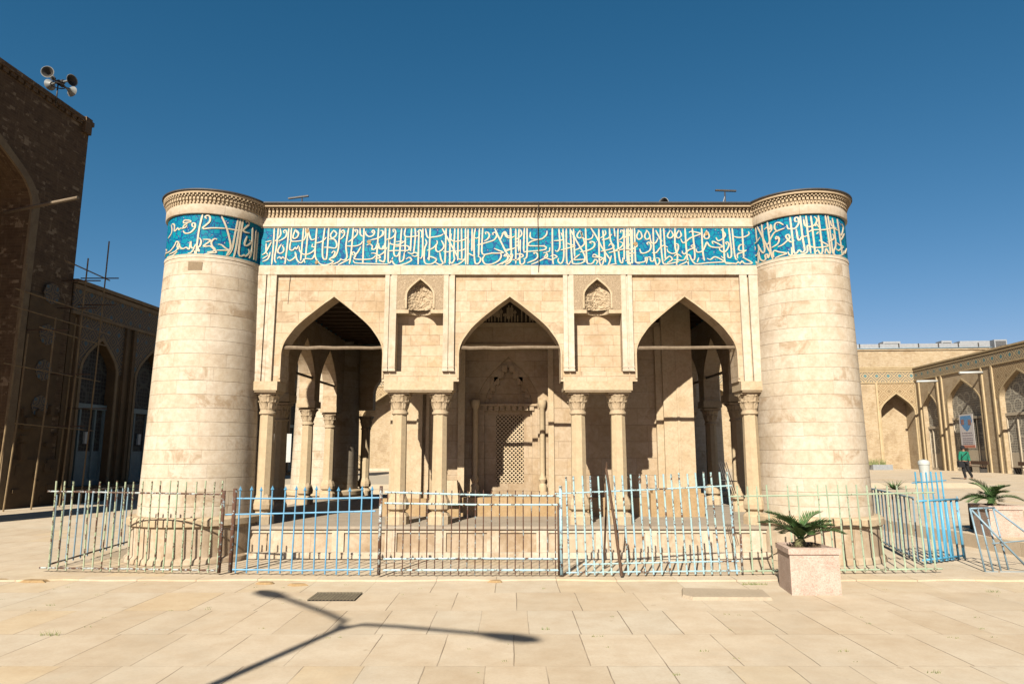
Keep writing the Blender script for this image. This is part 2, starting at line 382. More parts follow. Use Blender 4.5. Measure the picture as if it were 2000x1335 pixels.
def arch_rim(m, xl, xr, z0, zs, za, y0, y1, t, X=None):
    """raised moulding following the arch outline, t wide, from y1 out to y0"""
    X = X or (lambda u, v, z: (u, v, z))
    A = [(xl, z0)]+arch_pts(xl, xr, zs, za)+[(xr, z0)]; B = [(xl-t, z0)]+arch_pts(xl-t, xr+t, zs, za+t*1.2)+[(xr+t, z0)]
    for i in range(len(A)-1):
        a, b, c, d = A[i], A[i+1], B[i+1], B[i]
        m.face([X(a[0], y0, a[1]), X(b[0], y0, b[1]), X(c[0], y0, c[1]), X(d[0], y0, d[1])])
        m.face([X(d[0], y0, d[1]), X(c[0], y0, c[1]), X(c[0], y1, c[1]), X(d[0], y1, d[1])])
        m.face([X(b[0], y0, b[1]), X(a[0], y0, a[1]), X(a[0], y1, a[1]), X(b[0], y1, b[1])])

# ------------------------------------------------ the setting: ground
struct(MB().box(-900, 900, -600, 1500, -1.2, -.06).build('ground', M['earth']))
struct(MB().box(-19, 8.2, -30, 62, -.05, 0).build('courtyard_floor', M['paving']))
g = MB(); g.prism([(8.2, -30), (48, -30), (48, 75), (-21, 75), (-21, 62), (7.0, 62), (7.0, 16), (7.72, 15.5), (7.95, 10.9), (8.2, 8)], -.05, .22)
struct(g.build('raised_terrace', M['paving']))
random.seed(5)
pts = []; x = -12.0
while x < 7.6:
    pts.append((x, 8.98+random.uniform(-.05, .05))); x += random.uniform(.25, .6)
g = MB(); g.prism(pts+[(7.6, 9.02), (7.6, 10.6), (-12, 10.6)], .002, .024)
struct(g.build('pavement', M['paving']))

# ------------------------------------------------ the pavilion
PC = Vector((-.05, 14.7, 0))
pav = tag(empty('pavilion', PC), 'cream stone pavilion with round corner towers, pointed arches and a turquoise inscription band', 'pavilion')
OFF = tuple(-PC)
def pp(mb, name, mat, parent=None, weld=False): 
    return mb.build(name, M[mat], parent or pav, OFF if parent is None else (0, 0, 0), weld)
YF = 10.85; YB = 18.2; TH = .35
L1, R1 = -4.15, 4.0
ZSP, ZAP, ZIM = 3.17, 4.1, 2.72
BAYS = [(-3.70, -2.08), (-.85, .78), (2.0, 3.61)]
EDGE = [-4.15, -2.01+.0, -.93, .84, 1.90, 4.0]
def front_wall(y0, y1):
    m = MB()
    arch_wall(m, L1, -2.0, ZIM, 4.46, *BAYS[0], ZSP, ZAP, y0, y1)
    arch_wall(m, -.94, .84, ZIM, 4.46, *BAYS[1], ZSP, ZAP, y0, y1)
    arch_wall(m, 1.9, R1, ZIM, 4.46, *BAYS[2], ZSP, ZAP, y0, y1)
    for a, b, c in ((-2.0, -.94, -1.49), (.84, 1.9, 1.385)):
        pa, pb = (c-.38, c+.385)
        m.box(a, b, y0, y1, ZIM, ZIM+.16); m.box(a, pa, y0, y1, ZIM+.161, 3.879); m.box(pb, b, y0, y1, ZIM+.161, 3.879)
        m.box(pa, pb, y0+.17, y1, ZIM+.161, 3.879); m.box(a, b, y0+.2, y1, 3.88, 4.46)
        arch_wall(m, a, b, 3.88, 4.46, c-.215, c+.215, 4.12, 4.385, y0, y0+.199, back=False)
    m.face([(L1, y0, ZIM), (L1, y1, ZIM), (BAYS[0][0], y1, ZIM), (BAYS[0][0], y0, ZIM)])
    m.face([(BAYS[2][1], y0, ZIM), (BAYS[2][1], y1, ZIM), (R1, y1, ZIM), (R1, y0, ZIM)])
    return m
pp(front_wall(YF, YF+TH), 'front_wall', 'ashlar')
pp(front_wall(YB, YB+TH), 'back_wall', 'ashlar')
# raised ribs framing the bays
RB = .05
for a, b in ((-4.15, -4.0), (-3.98, -3.83), (-2.06, -1.99), (-1.96, -1.87), (-1.11, -1.03), (-1.0, -.93), (.83, .9), (.93, 1.0), (1.77, 1.85), (1.88, 1.95), (3.7, 3.82), (3.85, 4.0)):
    m = MB(); z0 = ZIM+.16 if abs(a) < 3 else ZIM
    m.box(a, b, YF-RB, YF+.01, z0, 4.455)
    if abs(a) < 3:
        m.box(a-.006, b+.006, YF-RB-.008, YF+.008, z0-.0, z0+.03)
        m.box(a-.004, b+.004, YF-RB-.006, YF+.008, z0+.06, z0+.08)
    pp(m, 'frame_rib', 'course')
for a, b in ((-1.99, -1.96), (-1.03, -1.0), (.9, .93), (1.85, 1.88)):
    pp(MB().box(a, b, YF-RB+.02, YF+.01, ZIM+.16, 4.455), 'frame_fillet', 'course')
# thin line moulding round each arch
for (a, b) in BAYS:
    m = MB(); arch_rim(m, a, b, ZIM+.05, ZSP, ZAP, YF-.018, YF+.003, .028); pp(m, 'arch_moulding', 'smooth')
# impost blocks
for a, b in ((-2.03, -.93), (.82, 1.91), (-4.16, -3.72), (3.63, 4.01)):
    m = MB(); m.box(a, b, YF-.07, YF+TH+.04, 2.575, ZIM-.002)
    m.box(a+.02, b-.02, YF-.05, YF+TH+.02, 2.55, 2.574)
    pp(m, 'impost_block', 'smooth')
for a, b in BAYS:
    for x, s in ((a, 1), (b, -1)):
        pass
# carved niches
def relief(m, xl, xr, z0, zs, za, y, amp, seed, nx=46, nz=52):
    P = arch_pts(xl, xr, zs, za)
    def top(x):
        for (a, za_), (b, zb) in zip(P[:-1], P[1:]):
            if a <= x <= b: return za_+(zb-za_)*(x-a)/max(b-a, 1e-6)
        return zs
    vs = {}
    for i in range(nx+1):
        x = xl+(xr-xl)*i/nx; tz = top(x)
        for k in range(nz+1):
            z = z0+(tz-z0)*k/nz
            q = Vector((x*23, z*23, seed)); q = q+noise.noise_vector(q*.35)*1.3
            d = noise.voronoi(q)[0]; e = min(1, max(0, (d[1]-d[0])*3.2))
            sc = math.sin((math.hypot(x-(xl+xr)/2, z-(zs))*60)+3*noise.noise(q*.4))
            u = (x-(xl+xr)/2)/((xr-xl)/2)
            bowl = .10*(1-u*u)
            vs[i, k] = (x, y+bowl-amp*(e*.7+.3*sc), z)
    for i in range(nx):
        for k in range(nz): m.face([vs[i, k], vs[i+1, k], vs[i+1, k+1], vs[i, k+1]], None, True)
for (a, b, sd_) in ((-1.87, -1.11, 1), (1.0, 1.77, 5)):
    c = (a+b)/2
    n = MB(); arch_wall(n, a, b, 3.88, 4.455, c-.21, c+.21, 4.12, 4.38, YF-.045, YF+.02, back=False)
    nic = pp(n, 'carved_niche', 'scroll')
    r = MB()
    hole = MB()
    relief(r, c-.21, c+.21, 3.885, 4.12, 4.378, YF-.012, .028, sd_)
    pp(r, 'arabesque_panel', 'carved', nic)
    r = MB(); arch_rim(r, c-.21, c+.21, 3.90, 4.12, 4.38, YF-.06, YF-.044, .03); pp(r, 'niche_rim', 'smooth', nic)
    # shelf with a round notch under the niche
    P = [(a, YF+.168), (a, YF-.05), (c-.18, YF-.05)]+[(c-.18*math.cos(t), YF-.05+.20*math.sin(t)) for t in [k*math.pi/14 for k in range(1, 14)]]+[(c+.18, YF-.05), (b, YF-.05), (b, YF+.168)]
    P = P[::-1] if False else P
    m = MB(); k1 = len(P)
    for z, fl in ((3.82, 1), (3.877, 0)):
        # fan the two side pieces so that the concave notch stays open
        L_ = [P[0], P[1], P[2]]; N_ = P[2:-2]
        for p, q in zip(N_[:-1], N_[1:]):
            f_ = [(p[0], p[1], z), (q[0], q[1], z), (q[0], YF+.168, z), (p[0], YF+.168, z)]
            m.face(f_ if not fl else f_[::-1])
        for u0, u1 in ((a, c-.18), (c+.18, b)):
            f_ = [(u0, YF-.05, z), (u1, YF-.05, z), (u1, YF+.168, z), (u0, YF+.168, z)]
            m.face(f_ if not fl else f_[::-1])
    for p, q in zip(P[:-1], P[1:]): m.face([(*p, 3.82), (*q, 3.82), (*q, 3.877), (*p, 3.877)])
    pp(m, 'niche_shelf', 'smooth')
# courses, band and cornice on front (and plain on other sides)
m = MB(); m.box(L1, R1, YF-.055, YF+TH, 4.46, 4.60); pp(m, 'lower_course', 'course')
m = MB(); m.box(L1, R1, YF-.03, YF+TH, 4.602, 5.268); band = pp(m, 'tile_band', 'tile')
m = MB(); m.box(L1, R1, YF-.058, YF+TH, 5.27, 5.41)
m.box(L1, R1, YF-.045, YF+TH, 5.412, 5.43); pp(m, 'upper_course', 'course')
def dentils_line(m, x0, x1, y, z):
    x = x0; k = 0
    m.box(x0, x1, y+.01, y+.2, z, z+.17)
    while x < x1-.05:
        jz = random.uniform(-.004, .004)
        m.box(x+.012, x+.044, y-.034, y+.012, z+.065+jz, z+.115)
        m.box(x+.018, x+.038, y-.018, y+.012, z+.02+jz, z+.065)
        m.box(x-.008, x+.0, y-.045, y+.012, z+.122, z+.142)
        m.box(x+.022, x+.038, y-.055, y+.012, z+.116, z+.15)
        x += .064; k += 1
    m.box(x0, x1, y-.09, y+.012, z+.152, z+.198)
m = MB(); dentils_line(m, L1, R1, YF-.06, 5.43); pp(m, 'carved_cornice', 'carved')
m = MB(); m.box(L1-.1, R1+.1, YF-.19, YF+TH, 5.63, 5.65); pp(m, 'coping', 'coping')
m = MB(); m.box(L1-.1, R1+.1, YF+.36, YB+.3, 5.5, 5.62); m.box(-4.6, 4.5, YF+TH+.2, YB+.05, 5.42, 5.5); pp(m, 'roof', 'roofing')
m = MB(); m.box(L1, R1, YB-.03, YB+TH+.03, 4.46, 5.62); pp(m, 'back_parapet', 'tile')
# side walls
SIDE = ((11.9, 13.2), (13.6, 14.95), (15.35, 16.85)); SCOL = (13.4, 15.15, 17.0)
def side_wall(xc, face):
    x0, x1 = xc-.17, xc+.17
    m = MB(); X = lambda u, v, z: (v, u, z)
    for (a, b), lo, hi in zip(SIDE, (11.4, 13.4, 15.15), (13.4, 15.15, 17.6)):
        arch_wall(m, lo, hi, ZIM, 4.46, a, b, ZSP-.05, ZAP-.1, x0, x1, X)
    m.face([(x0, 13.2, ZIM), (x1, 13.2, ZIM), (x1, 13.6, ZIM), (x0, 13.6, ZIM)])
    m.face([(x0, 14.95, ZIM), (x1, 14.95, ZIM), (x1, 15.35, ZIM), (x0, 15.35, ZIM)])
    m.face([(x0, 16.85, ZIM), (x1, 16.85, ZIM), (x1, 17.6, ZIM), (x0, 17.6, ZIM)])
    pp(m, 'side_wall', 'ashlar')
    m = MB(); m.box(x0-.03, x1+.03, 11.2, 18.0, 4.462, 5.6); pp(m, 'side_parapet', 'tile')
    for y in SCOL:
        m = MB(); m.box(x0-.03, x1+.03, y-.24, y+.24, 2.575, ZIM-.002); pp(m, 'impost_block', 'smooth')
side_wall(-4.5, 1); side_wall(4.38, -1)
m = MB(); m.box(-4.33, 4.2, YF+TH, YB, 4.5, 4.62)
for k in range(16): m.box(-4.3, 4.18, YF+.6+k*.42, YF+.68+k*.42, 4.42, 4.502)
pp(m, 'ceiling', 'ceiling')
for a, b, y0, y1 in ((-4.45, L1, YB, YB+TH), (R1, 4.3, YB, YB+TH), (-4.3, L1, YF+.2, YF+TH+.2), (R1, 4.2, YF+.2, YF+TH+.2)):
    m = MB(); m.box(a, b-.001, y0+.001, y1, .5, 5.6); pp(m, 'corner_pier', 'ashlar')
# columns
sh = MB(); flute = lambda t, z: 1+.0*t
sh.lathe([(.126, .32), (.122, 1.0), (.115, 1.70)], 0, 0, 8, R(22.5), R(382.5), smooth=False)
shm = sh.build('shaft', M['shaft']); 
ca = MB()
ca.lathe([(.118, 1.70), (.134, 1.71), (.134, 1.74), (.118, 1.75), (.118, 1.775)], 0, 0, 24)
leaf = lambda t, z: 1+.11*abs(math.cos(4*t))**.7*max(0, min(1, (z-1.78)/.12))+.03*math.sin(16*t)
ca.lathe([(.112, 1.775), (.125, 1.80), (.118, 1.86), (.135, 1.90), (.128, 1.915), (.14, 1.95), (.165, 2.0), (.15, 2.01), (.155, 2.03)], 0, 0, 64, mod=leaf)
for k in range(8):
    for row, (rr, zz, hh) in enumerate(((.122, 1.80, .10), (.14, 1.90, .10))):
        t = 2*math.pi*(k+row*.5)/8
        P = [(rr+.004, zz), (rr+.018, zz+hh*.5), (rr+.026, zz+hh*.85), (rr+.044, zz+hh), (rr+.042, zz+hh*1.12), (rr+.02, zz+hh*1.1)]
        for (a0_, a1_) in ((-.26, 0), (0, .26)):
            for (p, q), (p2, q2) in zip(P[:-1], P[1:]):
                w0 = 1-.35*(q-zz)/hh; w1 = 1-.35*(q2-zz)/hh
                c0 = .006
                def pt(rad, z_, an, wv): 
                    e = rad+(c0 if abs(an) < .01 else -c0); return (e*math.cos(t+an*wv), e*math.sin(t+an*wv), z_)
                ca.face([pt(p, q, a0_, w0), pt(p, q, a1_, w0), pt(p2, q2, a1_, w1), pt(p2, q2, a0_, w1)], None, True)
ca.box(-.17, .17, -.17, .17, 2.015, 2.06)
cam_ = ca.build('capital', M['carved'])
ba = MB()
ba.lathe([(.0, .0), (.19, 0), (.19, .12), (.165, .16), (.125, .185), (.125, .20), (.15, .215), (.175, .235), (.18, .30), (.165, .36), (.135, .42), (.12, .46), (.0, .46)], 0, 0, 10, smooth=False)
bam = ba.build('base', M['smooth'])
ZP = .5
FLOORH = 2.56-ZP
for o in (shm, cam_, bam): bpy.data.objects.remove(o, do_unlink=False) if False else None
def column(x, y, first=[True]):
    c = empty('column', Vector((x, y, ZP))-PC); c.parent = pav
    for o in (shm, cam_, bam):
        q = o if first[0] else o.copy()
        if not first[0]: col.objects.link(q)
        q.parent = c
        q.rotation_euler = (0, 0, 0)
    first[0] = False
    return c
for x in (-3.93, -1.80, -1.15, 1.06, 1.70, 3.82): column(x, YF+.17)
for x in (-3.9, -1.80, -1.15, 1.06, 1.70, 3.82): column(x, YB+.17)
for y in SCOL:
    column(-4.5, y); column(4.38, y)
# the wooden ties
random.seed(3)
for (a, b), y0 in [(v, YF+.05) for v in BAYS]:
    P = []
    for k in range(9):
        x = a-.02+(b-a+.04)*k/8
        P.append((x, y0+random.uniform(-.004, .004), 3.27+random.uniform(-.008, .008)))
    pp(MB().tube(P, .033, 7, .026), 'tie_beam', 'wood')
for xc in (-4.5, 4.38):
    for a, b in SIDE:
        pp(MB().tube([(xc+(.1 if xc < 0 else -.1), a, 3.2), (xc+(.1 if xc < 0 else -.1), b, 3.22)], .028, 6), 'tie_beam', 'wood')
pp(MB().tube([(.43, YF-.20, 5.64), (.43, YF-.19, 5.6), (.425, YF-.075, 5.4), (.43, YF-.07, 5.0), (.435, YF-.075, 4.62), (.43, YF-.065, 4.5)], .006, 5), 'cable', 'darkmetal')
pp(MB().tube([(-3.62, YF-.02, 4.45), (-3.63, YF-.004, 4.3), (-3.635, YF-.003, 4.12), (-3.64, YF-.003, 3.98)], .004, 4), 'joint_crack', 'darkmetal')
# the inner chamber
YC = 12.5
CX0, CX1 = -2.18, 3.25
m = MB()
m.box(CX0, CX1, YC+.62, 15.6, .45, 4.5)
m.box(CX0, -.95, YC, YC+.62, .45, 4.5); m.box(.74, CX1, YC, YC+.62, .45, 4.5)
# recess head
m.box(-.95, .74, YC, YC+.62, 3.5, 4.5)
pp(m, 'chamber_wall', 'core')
m = MB()
m.box(CX0-.02, -1.66, YC-.07, YC+.002, .45, 3.9); m.box(-1.72, -1.62, YC-.11, YC+.002, .46, 3.9); m.box(-1.56, -1.5, YC-.05, YC+.002, .46, 3.9)
m.box(2.62, 2.74, YC-.08, YC+.002, .46, 3.9); m.box(2.74, CX1+.03, YC-.14, YC+.002, .46, 4.5); m.box(2.98, 3.02, YC-.155, YC-.139, .9, 4.3)
m.box(-.98, -.86, YC-.05, YC+.002, .45, 3.5); m.box(.66, .76, YC-.03, YC+.002, .46, 3.5)
m.box(-1.0, .8, YC-.04, YC+.1, 3.49, 3.58)
pp(m, 'chamber_pilaster', 'smooth')
m = MB(); m.box(CX0, 2.735, YC-.05, YC+.001, 3.9, 3.98); m.box(CX0, 2.735, YC-.04, YC+.001, 4.38, 4.46); pp(m, 'chamber_moulding', 'smooth')
m = MB()
x = CX0+.05
pp(MB().box(CX0, 2.735, YC-.008, YC+.001, 3.982, 4.378), 'frieze_ground', 'darkground')
while x < 2.7:
    hh = random.uniform(.12, .36); m.box(x, x+.022, YC-.026, YC-.007, 4.0, 4.0+hh)
    m.box(x-.03, x+.04, YC-.024, YC-.007, 4.0+hh*random.uniform(.1, .8), 4.02+hh*.8) if random.random() < .5 else None
    x += random.uniform(.045, .08)
pp(m, 'carved_frieze', 'carved')
# ochre plinth of the chamber
m = MB(); m.box(-1.2, 2.5, YC-.2, YC-.001, .45, .82); m.box(-2.3, -1.38, YC-.2, YC-.001, .45, .80)
m.box(2.42, CX1+.1, YC-.32, YC-.001, .45, .9); m.box(2.47, CX1+.06, YC-.27, YC-.002, .9, .98)
m.box(-1.25, -.93, YC-.3, YC-.21, .45, 1.02)
pp(m, 'chamber_plinth', 'orange')
m = MB(); m.prism([(-1.26, YC-.42), (-.92, YC-.42), (-.92, YC-.1), (-1.26, YC-.1)], .72, 1.12, [(-1.22, YC-.38), (-.96, YC-.38), (-.96, YC-.1), (-1.22, YC-.1)]); pp(m, 'stone_block', 'smooth')
# window recess: stepped hood, surround, lattice
YR = YC+.4
m = MB()
arch_wall(m, -.95, .74, .45, 3.5, -.62, .48, 2.6, 3.38, YR-.16, YR, back=False)
pp(m, 'window_surround', 'core')
m = MB()
arch_wall(m, -.62, .48, .45, 3.5, -.52, .38, 2.5, 3.2, YR-.06, YR+.05, back=False)
m.face([(-.52, YR+.05, .45), (-.3, YR+.05, .45), (-.3, YR+.05, 3.3), (-.52, YR+.05, 3.3)])
m.face([(.22, YR+.05, .45), (.38, YR+.05, .45), (.38, YR+.05, 3.3), (.22, YR+.05, 3.3)])
m.face([(-.3, YR+.05, .45), (.22, YR+.05, .45), (.22, YR+.05, 1.04), (-.3, YR+.05, 1.04)])
m.face([(-.3, YR+.05, 2.3), (.22, YR+.05, 2.3), (.22, YR+.05, 3.3), (-.3, YR+.05, 3.3)])
for a, b, c_, d_ in ((-.3, -.3, 1.04, 2.3), (.22, .22, 1.04, 2.3)): m.face([(a, YR+.05, c_), (a, YR+.2, c_), (a, YR+.2, d_), (a, YR+.05, d_)])
pp(m, 'window_panel', 'core')
m = MB()   # stepped muqarnas hood
for k, (hw, z0, z1, dy) in enumerate(((.42, 2.5, 2.62, .05), (.36, 2.62, 2.74, .07), (.30, 2.74, 2.86, .09), (.22, 2.86, 2.98, .11), (.14, 2.98, 3.1, .13), (.07, 3.1, 3.2, .15))):
    for s in (-1, 1): m.box(-.07+s*hw-.05, -.07+s*hw+.05, YR+.05-dy, YR+.051, z0, z1+.03)
    nn = max(1, int(hw/.07))
for k in range(9): m.box(-.55+k*.11, -.47+k*.11, YR-.1, YR-.05, 2.38, 2.46)
m.box(-.6, .46, YR-.12, YR-.05, 2.46, 2.5)
pp(m, 'stepped_hood', 'core')
for x in (-.68, .56):
    m = MB(); m.lathe([(.0, .9), (.075, .9), (.08, 1.0), (.05, 1.05), (.075, 1.12), (.045, 1.2), (.05, 1.25), (.05, 2.4), (.07, 2.43), (.085, 2.5), (.085, 2.56), (0, 2.56)], x, YR-.2, 12)
    m.box(x-.1, x+.1, YR-.3, YR-.16, .5, .9)
    pp(m, 'colonnette', 'shaft')
win = MB()
win.box(-.31, .23, YR+.19, YR+.25, 1.0, 2.35)
win = pp(win, 'window', 'dark')
m = MB(); st = .074
for s in (1, -1):
    k = -30
    while k < 40:
        x0 = -.3+k*st; 
        seg = []
        z = 1.04; x = x0 if s == 1 else x0
        # diagonal line x = x0 + s*(z-1.04)
        lo = max(1.04, 1.04+((-.3-x0) if s == 1 else (x0-.22))); hi = min(2.3, 1.04+((.22-x0) if s == 1 else (x0+.3)))
        if hi-lo > .02:
            a = (x0+s*(lo-1.04), lo); b = (x0+s*(hi-1.04), hi); t = .0095
            dx, dz = (b[0]-a[0]), (b[1]-a[1]); l = math.hypot(dx, dz); nx, nz = -dz/l*t, dx/l*t
            q = [(a[0]-nx, a[1]-nz), (b[0]-nx, b[1]-nz), (b[0]+nx, b[1]+nz), (a[0]+nx, a[1]+nz)]
            y0, y1 = YR+.055+(.002 if s == 1 else 0), YR+.09
            m.face([(x, y0, z) for x, z in q]); 
            for i in range(4):
                p, r_ = q[i], q[(i+1) % 4]; m.face([(p[0], y0, p[1]), (p[0], y1, p[1]), (r_[0], y1, r_[1]), (r_[0], y0, r_[1])])
        k += 1
pp(m, 'lattice', 'smooth', win)
# platform
m = MB(); m.box(-4.75, 4.6, 10.72, 18.7, .03, .455)
pp(m, 'platform', 'dado')
m = MB(); m.box(-4.78, 4.63, 10.66, 18.76, .456, ZP); pp(m, 'platform_floor', 'floorstone')
m = MB(); m.box(-4.3, 4.2, 10.62, 10.718, .03, .12)
for k, (a, b) in enumerate(((-4.2, -3.7), (-3.4, -2.75), (-2.45, -1.95), (-1.75, -1.2), (-.85, -.4), (-.1, .35), (.75, 1.25), (1.6, 2.0), (2.3, 2.85), (3.1, 3.6))):
    m.box(b+.02, b+.2, 10.69, 10.719, .12, .44)
m.box(-4.3, 4.2, 10.695, 10.72, .40, .455)
pp(m, 'dado_moulding', 'course')
m = MB(); relief(m, -4.2, -3.72, .14, .40, .401, 10.71, .02, 3, 30, 20); pp(m, 'dado_carving', 'carved')
m = MB(); relief(m, 1.3, 1.62, .14, .40, .401, 10.71, .02, 3, 24, 20); pp(m, 'dado_carving', 'carved')

# ------------------------------------------------ inscription, traced stroke by stroke
S1 = """27,13 27,40 26,69|33,14 32,40 30,60 33,66|36,15 37,24 33,30 29,34|43,22 41,19 44,17 46,21 45,27 40,31 34,34|49,13 48,40 46,68|53,13 53,32 58,34 70,33|53,33 52,46 57,47 60,43 62,46 65,40|59,16 56,26 57,30 62,28 64,22 60,17|58,17 64,23|71,14 70,40 69,63|74,14 75,25 72,33|78,14 80,24 84,32 89,30|78,14 77,40 76,60|91,13 90,50 92,60 97,66|86,38 85,42 90,43 88,48 80,53 72,53 67,48 66,42|90,37 100,34 106,28|103,14 101,40 102,58 106,61 108,55 109,14|109,40 108,54|117,17 112,24 114,29 119,27 121,22 118,18|116,17 122,23|110,31 118,31 122,38 120,44 110,43 103,43|126,15 125,38 124,48 120,57 112,60|131,22 128,20 131,17 133,22 131,27 127,31|115,52 117,49 120,50 118,56 112,61 118,64 112,68 102,69 96,66|139,14 136,40 138,58 133,62 128,60|146,14 144,52 142,68|150,20 148,17 152,17 152,23 147,29 139,35|156,14 157,24 162,27|162,13 162,68|177,22 174,20 176,17 178,20 176,25 170,27 165,23 165,19|136,41 150,41 158,38 160,34|158,42 154,50 149,56|148,55 145,52 148,50 151,55 149,60 160,61 175,60 181,55|148,62 150,66 165,67 200,68|130,60 125,65 115,69|143,60 135,64 125,69|184,13 183,40 182,66|187,18 190,18 190,24 184,29 172,32|194,13 195,60 190,64 186,62|176,40 175,46 180,45 183,38 185,44 190,45 192,40|174,52 180,52 188,58 180,60|167,40 172,38 176,42|15,35 24,33|24,35 19,45 15,52 11,54|16,37 17,50 20,54|23,50 20,60 12,64|12,60 20,55|39,38 34,48 37,52 42,50 43,45 40,40|34,60 37,57 40,60 42,57 45,60|49,60 52,63 58,60 62,55 60,50|60,50 64,62 70,66 76,60 86,60 90,52|73,60 76,66"""
S2 = """10,13 10,60 6,63 2,60|16,13 15,60 18,65 22,57|2,17 6,18 6,24 0,28|0,36 2,44 8,44 9,36|0,55 8,50 13,42|22,20 21,16 24,16 25,22 20,28 10,31|25,17 24,37 23,48 25,55 29,55 31,50|34,14 32,60 35,63 38,60 39,50|40,13 40,26 60,25|40,26 40,50|16,31 18,37 30,38 40,32|26,34 36,33|24,41 43,40 46,44 43,47 25,47 14,48|49,14 48,48|54,13 55,25 53,50|60,17 60,68|58,20 61,16 65,20 64,28|66,14 66,55 62,58|44,50 50,52 55,50 60,53 55,56 50,54|42,60 46,57 50,61 42,66 30,69 24,67 20,60|70,14 73,27 80,27 92,25 97,22|77,13 76,62|70,30 72,36 69,45 69,62 73,67 82,66 87,60 77,56 74,60|73,47 82,43 88,36 87,32|87,38 86,45 89,49 95,46 98,40 94,32|92,50 94,60 97,66 92,68 85,64|95,14 104,30 112,44 120,58|101,14 100,66|107,14 107,68|97,48 104,49 115,46|114,14 113,50 114,60 110,66 107,62|109,22 108,30 114,34|119,14 119,62|124,14 125,60|130,14 131,68|134,15 134,68|112,34 125,32 133,28|115,48 127,46 131,42|118,58 122,60 129,60 130,56|110,68 120,67 130,60|140,14 140,48|145,14 143,28 144,60 147,67 152,64 153,58 149,56|151,14 150,56|142,27 147,29 151,26|156,13 155,38 155,50 158,53 165,52 170,51 178,51 187,50 178,46 173,44|133,50 140,54 144,55|161,23 160,20 164,20 166,25 163,30 158,33|172,24 171,21 175,20 177,25 173,31 165,34 148,39|174,14 179,25 186,39 195,57|182,32 187,21 190,19 193,25 200,26|190,46 200,44|160,53 156,60 160,67 170,67 180,62 184,55 182,50|188,56 189,53 193,54 194,59 188,64 177,69|198,13 199,50 197,60 190,66"""
S3 = """0,22 4,19 6,25 12,28 20,25|13,13 13,45|21,14 21,66|26,14 25,40 27,50|28,15 30,22 26,27 21,30|20,36 24,33 25,38 21,40|4,48 13,45 22,42|0,36 6,48 12,56|6,56 4,54 8,54 9,59 5,63 0,67|14,50 12,56 16,52 15,58 12,64 5,68|20,52 30,52 32,55 24,58|14,60 24,60 28,56|28,30 27,62 30,67 34,64 34,58|34,13 33,46 37,48 60,46 66,44 64,40 40,39 44,33 52,31|38,13 38,50 36,58 32,59|43,19 43,27 50,30 60,29 67,23 68,17|66,48 71,48 72,42|49,52 48,50 52,50 54,55 50,60 38,65|66,52 64,58 68,56 67,50 62,50|44,67 52,64 60,60 66,58 75,60 80,57|73,55 78,53 83,56 78,58|76,13 76,55 77,67|86,14 87,40 83,48 80,46|92,14 93,45 92,60 88,66 84,62 85,58|89,20 92,30 78,32|97,14 97,60 100,67 103,62|103,14 105,60 108,66 120,65 123,60 108,60 117,52|96,35 104,38 110,40 103,42 88,46|108,14 109,56|104,16 112,32 120,46 124,55 124,64|118,16 113,24 116,28 121,25 119,18 122,28 130,30 136,27 137,22|122,28 124,36 118,42 110,46|126,13 127,60 130,66 136,65 139,60 143,62 141,67|135,36 132,35 134,33 139,35 138,41 130,46 117,49|136,55 138,52 145,56 151,58 146,62|135,56 147,57|134,13 142,26 150,42 158,54 162,60|146,14 146,64 150,67 152,62 153,56|152,16 154,50 155,64|148,28 156,22 155,16|150,31 160,28 165,22|162,13 163,30 168,45 170,66|169,13 170,26|160,40 164,36 168,40 164,44 148,48|164,54 160,66 158,68|175,14 174,30 176,60 180,65 181,57|179,20 179,16 183,18 182,26 176,31|184,14 183,60|190,13 190,62 193,67|196,14 195,66|176,33 182,36 178,42 170,46|183,28 195,23|185,46 200,44|188,52 200,50|160,50 175,46 185,44|172,66 165,67 160,68"""
S4 = """3,14 3,60 6,66 10,62 9,55 4,54|9,13 10,64|15,13 15,56 16,64 22,66|2,20 6,16 9,20 5,24 0,26|2,32 6,38 4,43|0,46 10,46|2,50 12,50|0,62 8,60|22,16 18,25 21,30 26,26 24,18|20,16 25,20|34,16 30,25 33,30 38,26 35,18|32,16 37,20|38,27 40,35 46,35 50,28|13,35 17,35 18,40 12,43|35,38 33,36 36,34 39,39 37,46 30,50 24,50 22,44|43,13 43,50 45,64 47,68 51,64 50,58 46,58|40,50 46,50 52,43 58,39 64,42|47,16 52,27 56,33|54,13 54,35 55,55 57,66 65,66 80,63|59,13 60,60|58,62 66,55 70,60 62,65|69,16 64,25 68,28 73,24 70,17|82,16 77,24 80,28 85,24 83,17|76,13 75,40 78,55 76,68|77,40 75,37 79,37 80,42 77,49 70,51 64,48 63,44|73,55 78,52 84,56|72,60 86,61 90,58|16,64 24,64 30,62 30,57 33,58 31,66|33,57 37,56 38,62 42,62 43,56|91,13 92,50 94,68|84,29 87,35 92,33 98,28 108,24 114,21 100,18 97,20|102,13 104,56 100,60|102,42 99,40 103,38 104,42 95,46 88,52 85,47|116,13 116,46 118,62|106,44 108,49 116,47 121,38 123,34 127,40 135,42 146,41 137,35 131,33 132,37|124,16 119,26 123,29 127,26 125,18|88,60 92,54 96,53 99,60 104,66 112,66 120,65 135,64 147,63 140,58 133,56 127,60 122,58|107,64 110,57|80,68 90,64 95,60|148,13 148,50 149,64 155,66 163,65|145,15 151,22 148,28 140,32 137,27|153,38 151,35 154,34 156,38 152,46 147,49 142,46 141,42|157,13 159,45 158,56 154,57 153,50|143,55 147,58 149,52|162,13 164,55 168,60|177,13 177,58|163,25 170,27 180,26 187,22 186,18|182,46 172,47 170,43 173,38 179,38|168,58 168,52 176,49 182,46|149,64 165,66 168,63 171,66 174,62 178,66 189,65 178,58 175,57"""
